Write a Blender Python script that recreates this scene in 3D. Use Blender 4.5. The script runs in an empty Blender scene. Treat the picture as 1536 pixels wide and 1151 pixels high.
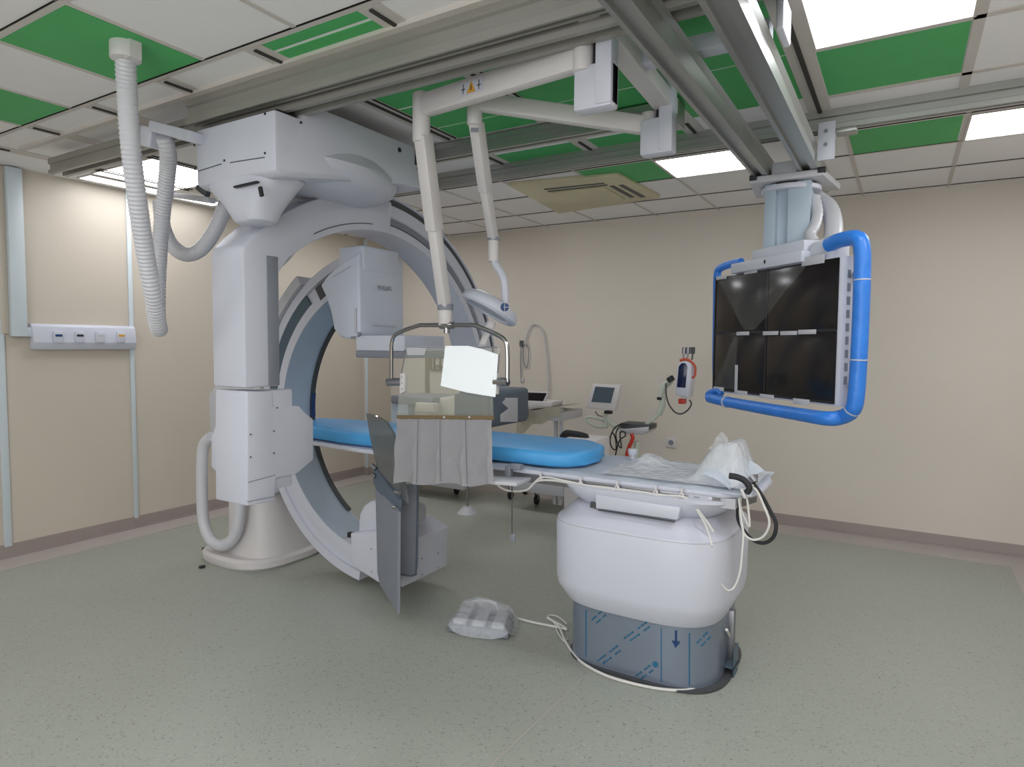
import bpy, bmesh, math, random
from mathutils import Vector, Matrix
random.seed(4)
S = bpy.context.scene
COL = S.collection
PI = math.pi
# ------------------------------------------------------------------ camera
F, CX, CY, EYE = 971.0, 768.0, 575.5, 1.6
def _n(v): return Vector(v).normalized()
dY = _n((1355 - CX, 522 - CY, F))
dX = _n((845 + CX, -(506 - CY), -F)); dX = (dX - dX.dot(dY) * dY).normalized()
dZ = dX.cross(dY)
if dZ.y > 0: dZ = -dZ
cam = bpy.data.cameras.new('camera'); camo = bpy.data.objects.new('camera', cam); COL.objects.link(camo)
camo.matrix_world = Matrix(((dX.x, -dX.y, -dX.z, 0), (dY.x, -dY.y, -dY.z, 0), (dZ.x, -dZ.y, -dZ.z, EYE), (0, 0, 0, 1)))
cam.sensor_width = 36; cam.lens = F / 1536 * 36; cam.clip_start = 0.05
S.camera = camo
def ray(px, py):
    c = Vector(((px - CX) / F, (py - CY) / F, 1.0))
    return Vector((c.dot(dX), c.dot(dY), c.dot(dZ)))
def at(px, py, x=None, y=None, z=None, d=None):
    """the point of a world plane (or at depth d) seen at a place of the photograph"""
    r = ray(px, py)
    if x is not None: t = x / r.x
    elif y is not None: t = y / r.y
    elif z is not None: t = (z - EYE) / r.z
    else: t = d
    return Vector((r.x * t, r.y * t, EYE + r.z * t))
# ------------------------------------------------------------------ materials
def srgb(r, g, b):
    f = lambda c: (c / 255 / 12.92) if c / 255 <= .04045 else ((c / 255 + .055) / 1.055) ** 2.4
    return (f(r), f(g), f(b), 1)
def mat(name, col, rough=.5, metal=0., noise=0., scale=6., bump=0., bscale=40., alpha=1., trans=0., emit=None, es=1., coat=0.):
    m = bpy.data.materials.new(name); m.use_nodes = True
    nt = m.node_tree; b = nt.nodes['Principled BSDF']
    b.inputs['Base Color'].default_value = col; b.inputs['Roughness'].default_value = rough
    b.inputs['Metallic'].default_value = metal; b.inputs['Alpha'].default_value = alpha
    b.inputs['Transmission Weight'].default_value = trans; b.inputs['Coat Weight'].default_value = coat
    if emit: b.inputs['Emission Color'].default_value = emit; b.inputs['Emission Strength'].default_value = es
    tc = nt.nodes.new('ShaderNodeTexCoord')
    if noise:
        n = nt.nodes.new('ShaderNodeTexNoise'); n.inputs['Scale'].default_value = scale; n.inputs['Detail'].default_value = 5
        r = nt.nodes.new('ShaderNodeMixRGB'); r.blend_type = 'MULTIPLY'; r.inputs[0].default_value = 1
        mr = nt.nodes.new('ShaderNodeMapRange'); mr.inputs[1].default_value = .3; mr.inputs[2].default_value = .7
        mr.inputs[3].default_value = 1 - noise; mr.inputs[4].default_value = 1 + noise
        nt.links.new(tc.outputs['Object'], n.inputs['Vector']); nt.links.new(n.outputs['Fac'], mr.inputs[0])
        r.inputs[1].default_value = col; nt.links.new(mr.outputs[0], r.inputs[2]); nt.links.new(r.outputs[0], b.inputs['Base Color'])
    if bump:
        n = nt.nodes.new('ShaderNodeTexNoise'); n.inputs['Scale'].default_value = bscale; n.inputs['Detail'].default_value = 3
        bp = nt.nodes.new('ShaderNodeBump'); bp.inputs['Strength'].default_value = bump; bp.inputs['Distance'].default_value = .02
        nt.links.new(tc.outputs['Object'], n.inputs['Vector']); nt.links.new(n.outputs['Fac'], bp.inputs['Height']); nt.links.new(bp.outputs[0], b.inputs['Normal'])
    return m
M = {}
M['white'] = mat('enamel_white', srgb(203, 205, 217), .38, noise=.015, scale=3)
M['offwhite'] = mat('offwhite_plastic', srgb(210, 206, 206), .42, noise=.02, scale=3)
M['blueish'] = mat('pale_blue_grey', srgb(176, 190, 204), .4, noise=.02)
M['blueish2'] = mat('detector_white', srgb(200, 206, 220), .4, noise=.015)
M['palegrey'] = mat('pale_grey_plastic', srgb(190, 190, 196), .45, noise=.02)
M['grey'] = mat('grey_plastic', srgb(128, 132, 142), .5, noise=.03)
M['slate'] = mat('slate_plastic', srgb(88, 100, 114), .5, noise=.03)
M['teal'] = mat('dark_teal_track', srgb(72, 92, 106), .4, noise=.04)
M['dark'] = mat('dark_rubber', srgb(34, 34, 38), .6, noise=.05)
M['black'] = mat('black_gloss', srgb(26, 22, 22), .18, noise=.05)
M['darkgrey'] = mat('dark_grey', srgb(70, 72, 74), .5, noise=.05)
M['alu'] = mat('brushed_aluminium', srgb(176, 177, 174), .38, metal=.75, noise=.05, scale=2)
M['aludark'] = mat('anodised_rail', srgb(160, 158, 152), .45, metal=.45, noise=.04, scale=2)
M['chrome'] = mat('chrome_steel', srgb(172, 172, 174), .18, metal=1, noise=.02)
M['steel'] = mat('brushed_steel', srgb(150, 150, 154), .32, metal=.9, noise=.03)
M['hose'] = mat('hose_plastic', srgb(208, 208, 214), .35, noise=.02)
M['cable'] = mat('white_cable', srgb(216, 214, 210), .5, noise=.02)
M['blue'] = mat('blue_vinyl', srgb(72, 160, 222), .45, noise=.05, scale=5, bump=.15, bscale=9)
M['foam'] = mat('blue_foam_wrap', srgb(48, 124, 216), .35, noise=.06, scale=12, bump=.35, bscale=14)
M['red'] = mat('red_plastic', srgb(190, 52, 36), .4, noise=.03)
M['orange'] = mat('orange_red_tube', srgb(190, 84, 60), .4, noise=.03)
M['green'] = mat('green_ceiling_panel', srgb(76, 176, 100), .6, noise=.03)
M['cream'] = mat('cream_cloth', srgb(212, 206, 192), .8, noise=.04)
M['yellow'] = mat('yellowed_film', srgb(202, 194, 160), .35, noise=.07, scale=4)
M['bronze'] = mat('bronze_frame', srgb(134, 116, 88), .4, metal=.4, noise=.04)
M['paper'] = mat('paper_added_glow', srgb(242, 248, 250), .6, emit=(.9, .96, 1, 1), es=.2, noise=.01)  # faint emission added to brighten the sheet; paper itself gives no light
M['sheet'] = mat('white_sheet', srgb(232, 238, 246), .7, noise=.03, bump=.4, bscale=10)
M['mark'] = mat('dark_blue_mark', srgb(24, 60, 110), .5, noise=.02)
M['filmink'] = mat('teal_film_ink', srgb(34, 104, 140), .4, noise=.02)
M['amber'] = mat('amber_sign', srgb(216, 160, 60), .5, noise=.02)
M['screenoff'] = mat('grey_lcd', srgb(80, 92, 104), .2, noise=.03)
M['navy'] = mat('navy_display', srgb(18, 28, 66), .15, noise=.05)
M['yel'] = mat('yellow_tag', srgb(200, 190, 70), .5, noise=.02)
M['lampglass'] = mat('lamp_lens', srgb(176, 182, 186), .15, noise=.05, scale=30, bump=.3, bscale=60)
M['light'] = mat('light_diffuser', (1, 1, 1, 1), .5, emit=(.93, .96, 1, 1), es=8.5, noise=.001)
M['batten'] = mat('pale_batten', srgb(206, 216, 222), .4, noise=.02)
M['green2'] = mat('pale_green_plastic', srgb(196, 204, 192), .45, noise=.02)
M['film'] = mat('clear_film', srgb(225, 230, 236), .12, noise=.05, scale=9, bump=1., bscale=12, alpha=.35)
M['film2'] = mat('thin_clear_film', srgb(200, 205, 206), .1, noise=.05, bump=.6, bscale=8, alpha=.07)
M['bag'] = mat('milky_bag', srgb(236, 240, 246), .22, noise=.05, scale=10, bump=1., bscale=22, alpha=.55)
M['pane'] = mat('clear_acrylic', srgb(200, 202, 188), .05, alpha=.2, noise=.01)
M['smoke'] = mat('smoked_lead_acrylic', srgb(98, 104, 106), .1, alpha=.72, noise=.04, coat=.6)

def drape_mat():
    m = mat('grey_lead_drape', srgb(198, 196, 200), .3, bump=.0)
    nt = m.node_tree; b = nt.nodes['Principled BSDF']; tc = nt.nodes['Texture Coordinate']
    n = nt.nodes.new('ShaderNodeTexNoise'); n.inputs['Scale'].default_value = 4; n.inputs['Distortion'].default_value = .5
    bp = nt.nodes.new('ShaderNodeBump'); bp.inputs['Strength'].default_value = .45; bp.inputs['Distance'].default_value = .06
    nt.links.new(tc.outputs['Object'], n.inputs['Vector']); nt.links.new(n.outputs['Fac'], bp.inputs['Height']); nt.links.new(bp.outputs[0], b.inputs['Normal'])
    return m
M['drape'] = drape_mat()
def floor_mat():
    m = mat('speckled_vinyl', srgb(172, 178, 164), .42)
    nt = m.node_tree; b = nt.nodes['Principled BSDF']; tc = nt.nodes['Texture Coordinate']
    v = nt.nodes.new('ShaderNodeTexNoise'); v.inputs['Scale'].default_value = 90; v.inputs['Detail'].default_value = 2
    cr = nt.nodes.new('ShaderNodeValToRGB'); e = cr.color_ramp.elements
    e[0].position = .29; e[0].color = srgb(120, 120, 112); e[1].position = .36; e[1].color = srgb(156, 160, 150)
    e2 = cr.color_ramp.elements.new(.66); e2.color = srgb(158, 162, 152); e3 = cr.color_ramp.elements.new(.74); e3.color = srgb(178, 180, 170)
    big = nt.nodes.new('ShaderNodeTexNoise'); big.inputs['Scale'].default_value = .9; big.inputs['Detail'].default_value = 3
    mr = nt.nodes.new('ShaderNodeMapRange'); mr.inputs[3].default_value = .94; mr.inputs[4].default_value = 1.05
    mx = nt.nodes.new('ShaderNodeMixRGB'); mx.blend_type = 'MULTIPLY'; mx.inputs[0].default_value = 1
    L = nt.links.new
    L(tc.outputs['Object'], v.inputs['Vector']); L(tc.outputs['Object'], big.inputs['Vector']); L(v.outputs['Fac'], cr.inputs[0]); L(big.outputs['Fac'], mr.inputs[0])
    L(cr.outputs[0], mx.inputs[1]); L(mr.outputs[0], mx.inputs[2]); L(mx.outputs[0], b.inputs['Base Color'])
    return m
M['floor'] = floor_mat()
M['border'] = mat('floor_border_vinyl', srgb(176, 168, 163), .45, noise=.03)
M['base'] = mat('baseboard_vinyl', srgb(158, 146, 142), .5, noise=.03)
M['wall'] = mat('beige_wall', srgb(204, 194, 180), .55, noise=.02, scale=1.2)
M['wall2'] = mat('beige_wall_back', srgb(213, 205, 194), .6, noise=.02, scale=1.2)
M['ceil'] = mat('white_ceiling_tile', srgb(238, 236, 236), .8, noise=.015, scale=2)
M['grid'] = mat('ceiling_grid_bar', srgb(204, 198, 192), .5, noise=.02)
M['gap'] = mat('ceiling_gap', srgb(60, 58, 56), .8, noise=.02)
# ------------------------------------------------------------------ mesh helpers
class MB:
    def __init__(s): s.bm = bmesh.new(); s.rng = []
    def box(s, lo, hi, bev=0., seg=2, R=None, c=None):
        t = bmesh.new(); bmesh.ops.create_cube(t, size=1)
        lo = Vector(lo); hi = Vector(hi); sz = hi - lo
        for v in t.verts: v.co = Vector((v.co.x * sz.x, v.co.y * sz.y, v.co.z * sz.z))
        if bev: bmesh.ops.bevel(t, geom=t.edges[:], offset=min(bev, min(abs(a) for a in sz) * .49), segments=seg, affect='EDGES', profile=.5)
        mid = (lo + hi) / 2 if c is None else Vector(c)
        for v in t.verts: v.co = (R @ v.co if R else v.co) + mid
        return s._add(t)
    def obox(s, a, b, w, h, bev=0., up=(0, 0, 1)):
        """box from point a to b with width w across and height h along up"""
        a = Vector(a); b = Vector(b); d = b - a; L = d.length; d.normalize()
        sd = d.cross(Vector(up)).normalized(); u = sd.cross(d).normalized()
        R = Matrix((d, sd, u)).transposed()
        return s.box((-L / 2, -w / 2, -h / 2), (L / 2, w / 2, h / 2), bev, R=R, c=(a + b) / 2)
    def prism(s, pts, ext, bev=0., seg=2):
        t = bmesh.new(); vs = [t.verts.new(p) for p in pts]; f = t.faces.new(vs)
        r = bmesh.ops.extrude_face_region(t, geom=[f])
        for v in [g for g in r['geom'] if isinstance(g, bmesh.types.BMVert)]: v.co += Vector(ext)
        bmesh.ops.recalc_face_normals(t, faces=t.faces[:])
        if bev: bmesh.ops.bevel(t, geom=t.edges[:], offset=bev, segments=seg, affect='EDGES', profile=.5, clamp_overlap=True)
        return s._add(t)
    def tube(s, pts, r, n=10, smooth=6, cap=True, corr=None, closed=False):
        P = [Vector(p) for p in pts]
        if smooth:
            Q = []; N = len(P)
            for i in range(N - (0 if closed else 1)):
                g = (lambda k: P[k % N]) if closed else (lambda k: P[max(0, min(N - 1, k))])
                p0, p1, p2, p3 = g(i - 1), g(i), g(i + 1), g(i + 2)
                for k in range(smooth):
                    u = k / smooth
                    Q.append(.5 * ((2 * p1) + (-p0 + p2) * u + (2 * p0 - 5 * p1 + 4 * p2 - p3) * u * u + (-p0 + 3 * p1 - 3 * p2 + p3) * u ** 3))
            if not closed: Q.append(P[-1])
            P = Q
        if corr:
            step = corr[0]; Q = [P[0]]; acc = 0
            D = [0]
            for i in range(1, len(P)): D.append(D[-1] + (P[i] - P[i - 1]).length)
            K = int(D[-1] / (step / 2)); j = 0; Q = []
            for k in range(K + 1):
                x = min(D[-1], k * step / 2)
                while j < len(D) - 2 and D[j + 1] < x: j += 1
                u = (x - D[j]) / max(1e-9, D[j + 1] - D[j]); Q.append(P[j].lerp(P[j + 1], min(1, u)))
            P = Q
        t = bmesh.new(); rings = []; prev = None; N = len(P)
        for i, p in enumerate(P):
            if closed: d = P[(i + 1) % N] - P[i - 1]
            else: d = P[min(N - 1, i + 1)] - P[max(0, i - 1)]
            if d.length < 1e-9: d = Vector((0, 0, 1))
            d.normalize()
            if prev is None:
                a = d.orthogonal().normalized()
            else:
                a = (prev - prev.dot(d) * d)
                a = a.normalized() if a.length > 1e-6 else d.orthogonal().normalized()
            prev = a; b = d.cross(a)
            rr = r[min(i * len(r) // N, len(r) - 1)] if isinstance(r, (list, tuple)) else r
            if corr and i % 2: rr -= corr[1]
            rings.append([t.verts.new(p + rr * (math.cos(2 * PI * k / n) * a + math.sin(2 * PI * k / n) * b)) for k in range(n)])
        for i in range(N - (0 if closed else 1)):
            A = rings[i]; B = rings[(i + 1) % N]
            for k in range(n): t.faces.new((A[k], A[(k + 1) % n], B[(k + 1) % n], B[k]))
        if cap and not closed: t.faces.new(rings[0][::-1]); t.faces.new(rings[-1])
        bmesh.ops.recalc_face_normals(t, faces=t.faces[:])
        return s._add(t)
    def cyl(s, a, b, r, r2=None, n=20, bev=0.):
        a = Vector(a); b = Vector(b); r2 = r if r2 is None else r2
        d = (b - a); L = d.length; q = Vector((0, 0, 1)).rotation_difference(d.normalized()).to_matrix()
        t = bmesh.new(); bmesh.ops.create_cone(t, cap_ends=True, segments=n, radius1=r, radius2=r2, depth=L)
        if bev: bmesh.ops.bevel(t, geom=[e for e in t.edges if abs(e.verts[0].co.z - e.verts[1].co.z) < 1e-6], offset=bev, segments=2, affect='EDGES', profile=.5)
        for v in t.verts: v.co = q @ v.co + (a + b) / 2
        return s._add(t)
    def loft(s, secs, n=48, cap=True):
        """secs: (z, cx, cy, hx, hy, exponent)"""
        t = bmesh.new(); R = []
        for z, cx, cy, hx, hy, e in secs:
            ring = []
            for k in range(n):
                a = 2 * PI * k / n; c, q = math.cos(a), math.sin(a)
                ring.append(t.verts.new((cx + hx * math.copysign(abs(c) ** (2 / e), c), cy + hy * math.copysign(abs(q) ** (2 / e), q), z)))
            R.append(ring)
        for A, B in zip(R, R[1:]):
            for k in range(n): t.faces.new((A[k], A[(k + 1) % n], B[(k + 1) % n], B[k]))
        if cap: t.faces.new(R[0][::-1]); t.faces.new(R[-1])
        bmesh.ops.recalc_face_normals(t, faces=t.faces[:])
        return s._add(t)
    def arc(s, c, axis, a0, a1, prof, n=48):
        """sweep a closed profile [(radius, w)] round centre c; axis 'x': plane YZ, w = x; 'y': plane XZ, w = y"""
        t = bmesh.new(); R = []
        for i in range(n + 1):
            a = math.radians(a0 + (a1 - a0) * i / n); ca, sa = math.cos(a), math.sin(a)
            if axis == 'x': R.append([t.verts.new((w, c[0] + r * ca, c[1] + r * sa)) for r, w in prof])
            else: R.append([t.verts.new((c[0] + r * ca, w, c[1] + r * sa)) for r, w in prof])
        m = len(prof)
        for A, B in zip(R, R[1:]):
            for k in range(m): t.faces.new((A[k], A[(k + 1) % m], B[(k + 1) % m], B[k]))
        t.faces.new(R[0][::-1]); t.faces.new(R[-1])
        bmesh.ops.recalc_face_normals(t, faces=t.faces[:])
        return s._add(t)
    def grid(s, fn, nu, nv, thick=0.):
        t = bmesh.new(); V = [[t.verts.new(fn(i / nu, j / nv)) for j in range(nv + 1)] for i in range(nu + 1)]
        for i in range(nu):
            for j in range(nv): t.faces.new((V[i][j], V[i + 1][j], V[i + 1][j + 1], V[i][j + 1]))
        if thick: bmesh.ops.solidify(t, geom=t.faces[:], thickness=thick)
        return s._add(t)
    def quad(s, pts):
        t = bmesh.new(); t.faces.new([t.verts.new(p) for p in pts]); return s._add(t)
    def _add(s, t):
        me = bpy.data.meshes.new('tmp'); t.to_mesh(me); t.free(); n0 = len(s.bm.faces); s.bm.from_mesh(me); s.rng.append((n0, len(s.bm.faces))); bpy.data.meshes.remove(me); return s
def wloc(o):
    l = Vector(o.location)
    while o.parent: o = o.parent; l += o.location
    return l
def obj(name, mb, m, parent=None, smooth=True, ang=35):
    bm = mb.bm; me = bpy.data.meshes.new(name)
    if parent is None:
        xs = [v.co for v in bm.verts]; o0 = Vector(((min(v.x for v in xs) + max(v.x for v in xs)) / 2, (min(v.y for v in xs) + max(v.y for v in xs)) / 2, min(v.z for v in xs)))
    else: o0 = wloc(parent)
    for v in bm.verts: v.co -= o0
    if smooth:
        for f in bm.faces: f.smooth = True
        for e in bm.edges:
            if len(e.link_faces) == 2 and e.calc_face_angle(0) > math.radians(ang): e.smooth = False
    bm.to_mesh(me); bm.free(); me.materials.append(M[m] if isinstance(m, str) else m)
    o = bpy.data.objects.new(name, me); COL.objects.link(o)
    if parent is None: o.location = o0
    else: o.parent = parent
    return o
def objs(name, mb, m, parent):
    """one object for every piece added to mb"""
    for a_, b_ in mb.rng:
        q_ = MB(); q_.bm = mb.bm.copy(); q_.bm.faces.ensure_lookup_table()
        bmesh.ops.delete(q_.bm, geom=[f for i, f in enumerate(q_.bm.faces) if not a_ <= i < b_], context='FACES')
        obj(name, q_, m, parent)
    mb.bm.free()
def tag(o, label, cat, group=None, kind=None):
    o['label'] = label; o['category'] = cat
    if group: o['group'] = group
    if kind: o['kind'] = kind
    return o
def thing(name, loc, label, cat, group=None):
    o = bpy.data.objects.new(name, None); COL.objects.link(o); o.location = loc; o.empty_display_size = .1
    return tag(o, label, cat, group)
def struct(name, mb, m, parent=None, **k):
    o = obj(name, mb, m, parent, **k); o['kind'] = 'structure'; return o
def text(name, s, m, size, origin, ux, uy, parent, ext=.0006):
    cu = bpy.data.curves.new(name, 'FONT'); cu.body = s; cu.size = size; cu.extrude = ext; cu.align_x = 'CENTER'; cu.align_y = 'CENTER'
    to = bpy.data.objects.new(name + '_t', cu); COL.objects.link(to)
    me = bpy.data.meshes.new_from_object(to); bpy.data.objects.remove(to); bpy.data.curves.remove(cu)
    ux = Vector(ux).normalized(); uy = Vector(uy).normalized(); uz = ux.cross(uy)
    base = wloc(parent) if parent else Vector()
    for v in me.vertices: v.co = Vector(origin) - base + ux * v.co.x + uy * v.co.y + uz * v.co.z
    me.materials.clear(); me.materials.append(M[m]); me.name = name
    o = bpy.data.objects.new(name, me); COL.objects.link(o)
    if parent: o.parent = parent
    return o
V = Vector
# ------------------------------------------------------------------ room
XL, XR, YB, YF, H = -5.62, 1.15, 6.21, -2.4, 2.87
fl = struct('floor', MB().box((XL, YF, -.06), (XR, YB, 0)), 'floor', smooth=False)
b = MB().box((XL, YF, 0), (XL + .30, YB, .002)).box((XL + .30, YB - .33, 0), (XR, YB, .002)).box((XR - .42, YF, 0), (XR, YB - .33, .002))
struct('border_strip', b, 'border', fl, smooth=False)
p0, p1 = at(735, 1151, z=.001), at(880, 1012, z=.001)
struct('floor_seam', MB().obox(p0 - (p1 - p0) * .3, p1, .006, .002), 'border', fl, smooth=False)
struct('wall_left', MB().box((XL - .1, YF, 0), (XL, YB, H)), 'wall', smooth=False)
struct('wall_back', MB().box((XL - .1, YB, 0), (XR + .1, YB + .1, H)), 'wall2', smooth=False)
struct('wall_right', MB().box((XR, YF, 0), (XR + .1, YB, H)), 'wall2', smooth=False)
struct('wall_front', MB().box((XL - .1, YF - .1, 0), (XR + .1, YF, H)), 'wall2', smooth=False)
struct('baseboard_left', MB().box((XL, YF, 0), (XL + .012, YB, .10)).box((XL, YF, 0), (XL + .03, YB, .015)), 'base', smooth=False)
struct('baseboard_back', MB().box((XL + .012, YB - .012, 0), (XR, YB, .095)).box((XL, YB - .03, 0), (XR, YB, .015)), 'base', smooth=False)
struct('baseboard_right', MB().box((XR - .012, YF, 0), (XR, YB - .012, .095)), 'base', smooth=False)
# pilaster in the corner with its white conduit
cpt = at(552, 600, y=5.80)
struct('wall_pilaster', MB().box((XL, cpt.y, 0), (cpt.x, YB, H)), 'wall', smooth=False)
struct('trim_3', MB().box((cpt.x - .035, cpt.y - .02, .09), (cpt.x + .005, cpt.y, H - .02), .004), 'batten')
struct('baseboard_pilaster', MB().box((XL, cpt.y - .012, 0), (cpt.x + .012, YB, .10)), 'base', smooth=False)
# vertical battens on the left wall
for i, (px, w) in enumerate(((11, .05), (204, .035))):
    q = at(px, 800 if i == 0 else 770, x=XL)
    struct('trim_%d' % (i + 1), MB().box((XL, q.y - w / 2, .085), (XL + .014, q.y + w / 2, H), .003), 'batten')
# ceiling
ce = struct('ceiling', MB().box((XL - .1, YF - .1, H), (XR + .1, YB + .1, H + .1)), 'ceil', smooth=False)
def cstrip(x0, y0, x1, y1, z=.006): return ((x0, y0, H - z), (x1, y1, H))
g = MB()
g.box(*cstrip(-5.0, 2.02, XR, 2.056, .02))
rear_x = [-5.2, -4.55, -3.92, -3.3, -2.72, -2.1, -1.515, -.97, -.34, .255, .86]
for x in rear_x: g.box(*cstrip(x - .012, 4.0, x + .012, YB, .004))
for y in (4.33, 4.885, 5.53, 6.13): g.box(*cstrip(XL, y - .012, XR, y + .012, .005))
for x in (-5.1, -4.5, -3.92, -3.33, -2.735, -2.14, -1.54, -.95, -.34, .25, .86): g.box(*cstrip(x - .012, YF, x + .012, 1.85, .004))
for y in (-1.75, -1.15, -.55, .07, .67, 1.26, 1.85): g.box(*cstrip(XL, y - .015, XR, y + .015, .005))
chan = [-5.77 + .67 * k for k in range(0, 9)]  # service channels every 0.67 m, the one beside the big light at -0.43
chan = [-.43 - .67 * k for k in range(0, 8)]
for x in chan: g.box(*cstrip(x - .055, 1.87, x + .055, 3.90, .006))
for y in (3.1, 3.7): g.box(*cstrip(-.37, y - .018, XR, y + .018, .006))
for x in (.205, .80): g.box(*cstrip(x - .02, 2.4, x + .02, 4.0, .006))
struct('tile_grid', g, 'grid', ce, smooth=False)
g = MB()
for x in chan:
    for a, bb in ((1.88, 2.02), (2.5, 3.28), (3.72, 3.93)):
        g.box(*cstrip(x - .008, a, x + .008, bb, .014))
    if x < -.5: g.box(*cstrip(x + .045, 2.5, x + .052, 3.28, .0135))
g.box(*cstrip(-.43 - .01, 2.0, -.43 + .01, 3.98, .0145))
for y in (4.32, 4.872, 5.517, 6.118, 1.838, 1.248): g.box(*cstrip(XL, y - .003, XR, y + .001, .0056))
struct('joint_gap', g, 'gap', ce, smooth=False)
def green(x0, y0, x1, y1): struct('green_panel', MB().box(*cstrip(x0, y0, x1, y1, .003)), 'green', ce, smooth=False)
green(-3.31, 1.285, -2.755, 1.83); green(-4.48, 1.285 + .24, -3.945, 1.83)
green(-.37, 3.125, .18, 3.68); green(-.325, 4.36, .235, 4.865)
for a, bb in ((-.485, -1.045), (-1.155, -1.715), (-1.825, -2.385)):
    for y0, y1 in ((2.45, 2.74), (2.76, 3.085), (3.10, 3.30 if a < -1.5 else 3.66)): green(bb, y0, a, y1)
for a, bb in ((-1.825, -2.385), (-1.155, -1.715)): green(bb, 3.725, a, 3.90)
green(-2.395, 1.875, -1.82, 1.935); green(-2.395, 1.955, -1.82, 2.02)
green(-2.095, 4.36, -1.53, 4.86); green(-.485 - .56, 2.0, -.485, 2.43)
# ceiling lights
def light(x0, y0, x1, y1, label):
    t = thing('ceiling_light', ((x0 + x1) / 2, (y0 + y1) / 2, H), label, 'ceiling light', 'square recessed ceiling lights')
    w = .012
    obj('frame', MB().box((x0 - w, y0 - w, H - .01), (x1 + w, y0, H)).box((x0 - w, y1, H - .01), (x1 + w, y1 + w, H)).box((x0 - w, y0, H - .01), (x0, y1, H)).box((x1, y0, H - .01), (x1 + w, y1, H)), 'grid', t, smooth=False)
    obj('diffuser', MB().box((x0, y0, H - .006), (x1, y1, H)), 'light', t, smooth=False)
light(-.362, 2.50, .18, 3.075, 'large glowing ceiling light panel directly in front of the green panel beside the black slot')
light(.275, 4.36, .84, 4.855, 'glowing ceiling light panel on the far side of the white rail, past the green tile')
light(-1.50, 4.36, -.985, 4.86, 'glowing square ceiling light between the air conditioner and the monitor rails')
a = at(110, 263, z=H - .004)
light(-5.50, 2.62, -5.33, 3.75, 'narrow glowing ceiling light strip along the wall over the power outlets')
light(-5.25, 2.60, -4.45, 3.22, 'glowing ceiling light behind the hanging corrugated hoses')
# area lamps: ceiling lights behind the photographer, plus lamps added only for fill
def area(x, y, z, sx, sy, e, col=(.96, .97, 1)):
    l = bpy.data.lights.new('room_fill_lamp', 'AREA'); l.shape = 'RECTANGLE'; l.size = sx; l.size_y = sy; l.energy = e; l.color = col
    o = bpy.data.objects.new('room_fill_lamp', l); COL.objects.link(o); o.location = (x, y, z); return o
for x, y in ((-4.2, .3), (-2.4, .0), (-.6, -.2), (-3.6, -1.4), (-1.2, -1.4), (.7, -.6)): area(x, y, H - .02, .58, .58, 15)
for x, y, e_ in ((.78, 1.2, 17), (.78, 2.8, 16), (.75, 4.6, 10)): area(x, y, H - .02, .5, .5, e_)  # extra lamps added to brighten the right side
front_fill = area(-.7, YF + .05, 1.5, 3.5, 2.4, 88, (.9, .95, 1)); front_fill.rotation_euler = (PI / 2, 0, 0)  # broad fill lamp added in front of the unseen wall, no window there
area(-4.6, 4.9, H - .02, .5, .5, 16); area(-2.9, 4.7, H - .02, .5, .4, 10)  # further lamps near the back wall, without fittings
# air conditioner cassette
A = [at(762, 273, z=H), at(928, 258, z=H), at(990, 292, z=H), at(838, 316, z=H)]
t = thing('air_conditioner', (A[0] + A[2]) / 2, 'square ceiling air conditioner cassette under yellowed film', 'air conditioner')
def P4(A, u, v, dz=0):
    p = A[0].lerp(A[1], u).lerp(A[3].lerp(A[2], u), v); p.z = H - dz; return p
obj('panel', MB().prism([P4(A, u, v, .0) for u, v in ((0, 0), (1, 0), (1, 1), (0, 1))], (0, 0, -.03), .006), 'yellow', t)
def slot(u0, v0, u1, v1): return MB().prism([P4(A, u0, v0, .031), P4(A, u1, v0, .031), P4(A, u1, v1, .031), P4(A, u0, v1, .031)], (0, 0, -.003))
for u0, v0, u1, v1 in ((.25, .17, .8, .20), (.25, .24, .8, .27), (.8, .3, .84, .8), (.88, .3, .92, .85), (.42, .36, .62, .39)):
    obj('louver_slot', slot(u0, v0, u1, v1), 'darkgrey', t, smooth=False)
obj('grille', MB().prism([P4(A, .25, .3, .03), P4(A, .75, .3, .03), P4(A, .75, .8, .03), P4(A, .25, .8, .03)], (0, 0, -.008), .003), 'yellow', t)
# ------------------------------------------------------------------ ceiling rails
def rail(name, x0, x1, y0, y1, zb, zt, label, m='aludark', group=None):
    """extruded rail profile with lips along both lower edges"""
    w = y1 - y0; h = zt - zb
    pr = [(y0, zt), (y0, zt - h * .35), (y0 + .012, zt - h * .4), (y0 + .012, zb + h * .3), (y0 - .0, zb + h * .25), (y0, zb), (y0 + w * .22, zb), (y0 + w * .24, zb + .014), (y0 + w * .45, zb + .014), (y0 + w * .47, zb + .03),
          (y0 + w * .72, zb + .03), (y0 + w * .74, zb + .006), (y1, zb + .006), (y1, zt)]
    o = obj(name, MB().prism([(x0, y, z) for y, z in pr], (x1 - x0, 0, 0)), m, smooth=False)
    return tag(o, label, 'ceiling rail', group)
rail('ceiling_rail', -3.22, XR, 2.055, 2.11, 2.725, H - .001, 'grey metal ceiling beam starting above the hanging carriage, upper cladding of the rail')
rail('ceiling_rail', -4.85, XR, 2.125, 2.24, 2.70, 2.80, 'long grey aluminium rail the gantry carriage hangs from, on the near side')
rail('ceiling_rail', -3.5, -1.12, 3.31, 3.40, 2.765, H - .014, 'aluminium ceiling rail on the far side of the gantry carriage, crossing green panels', 'alu')
rail('ceiling_rail', -5.2, XR, 3.90, 3.975, 2.765, H - .001, 'long pale ceiling rail nearest the air conditioner, bracketed to the monitor rails', 'alu')
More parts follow.
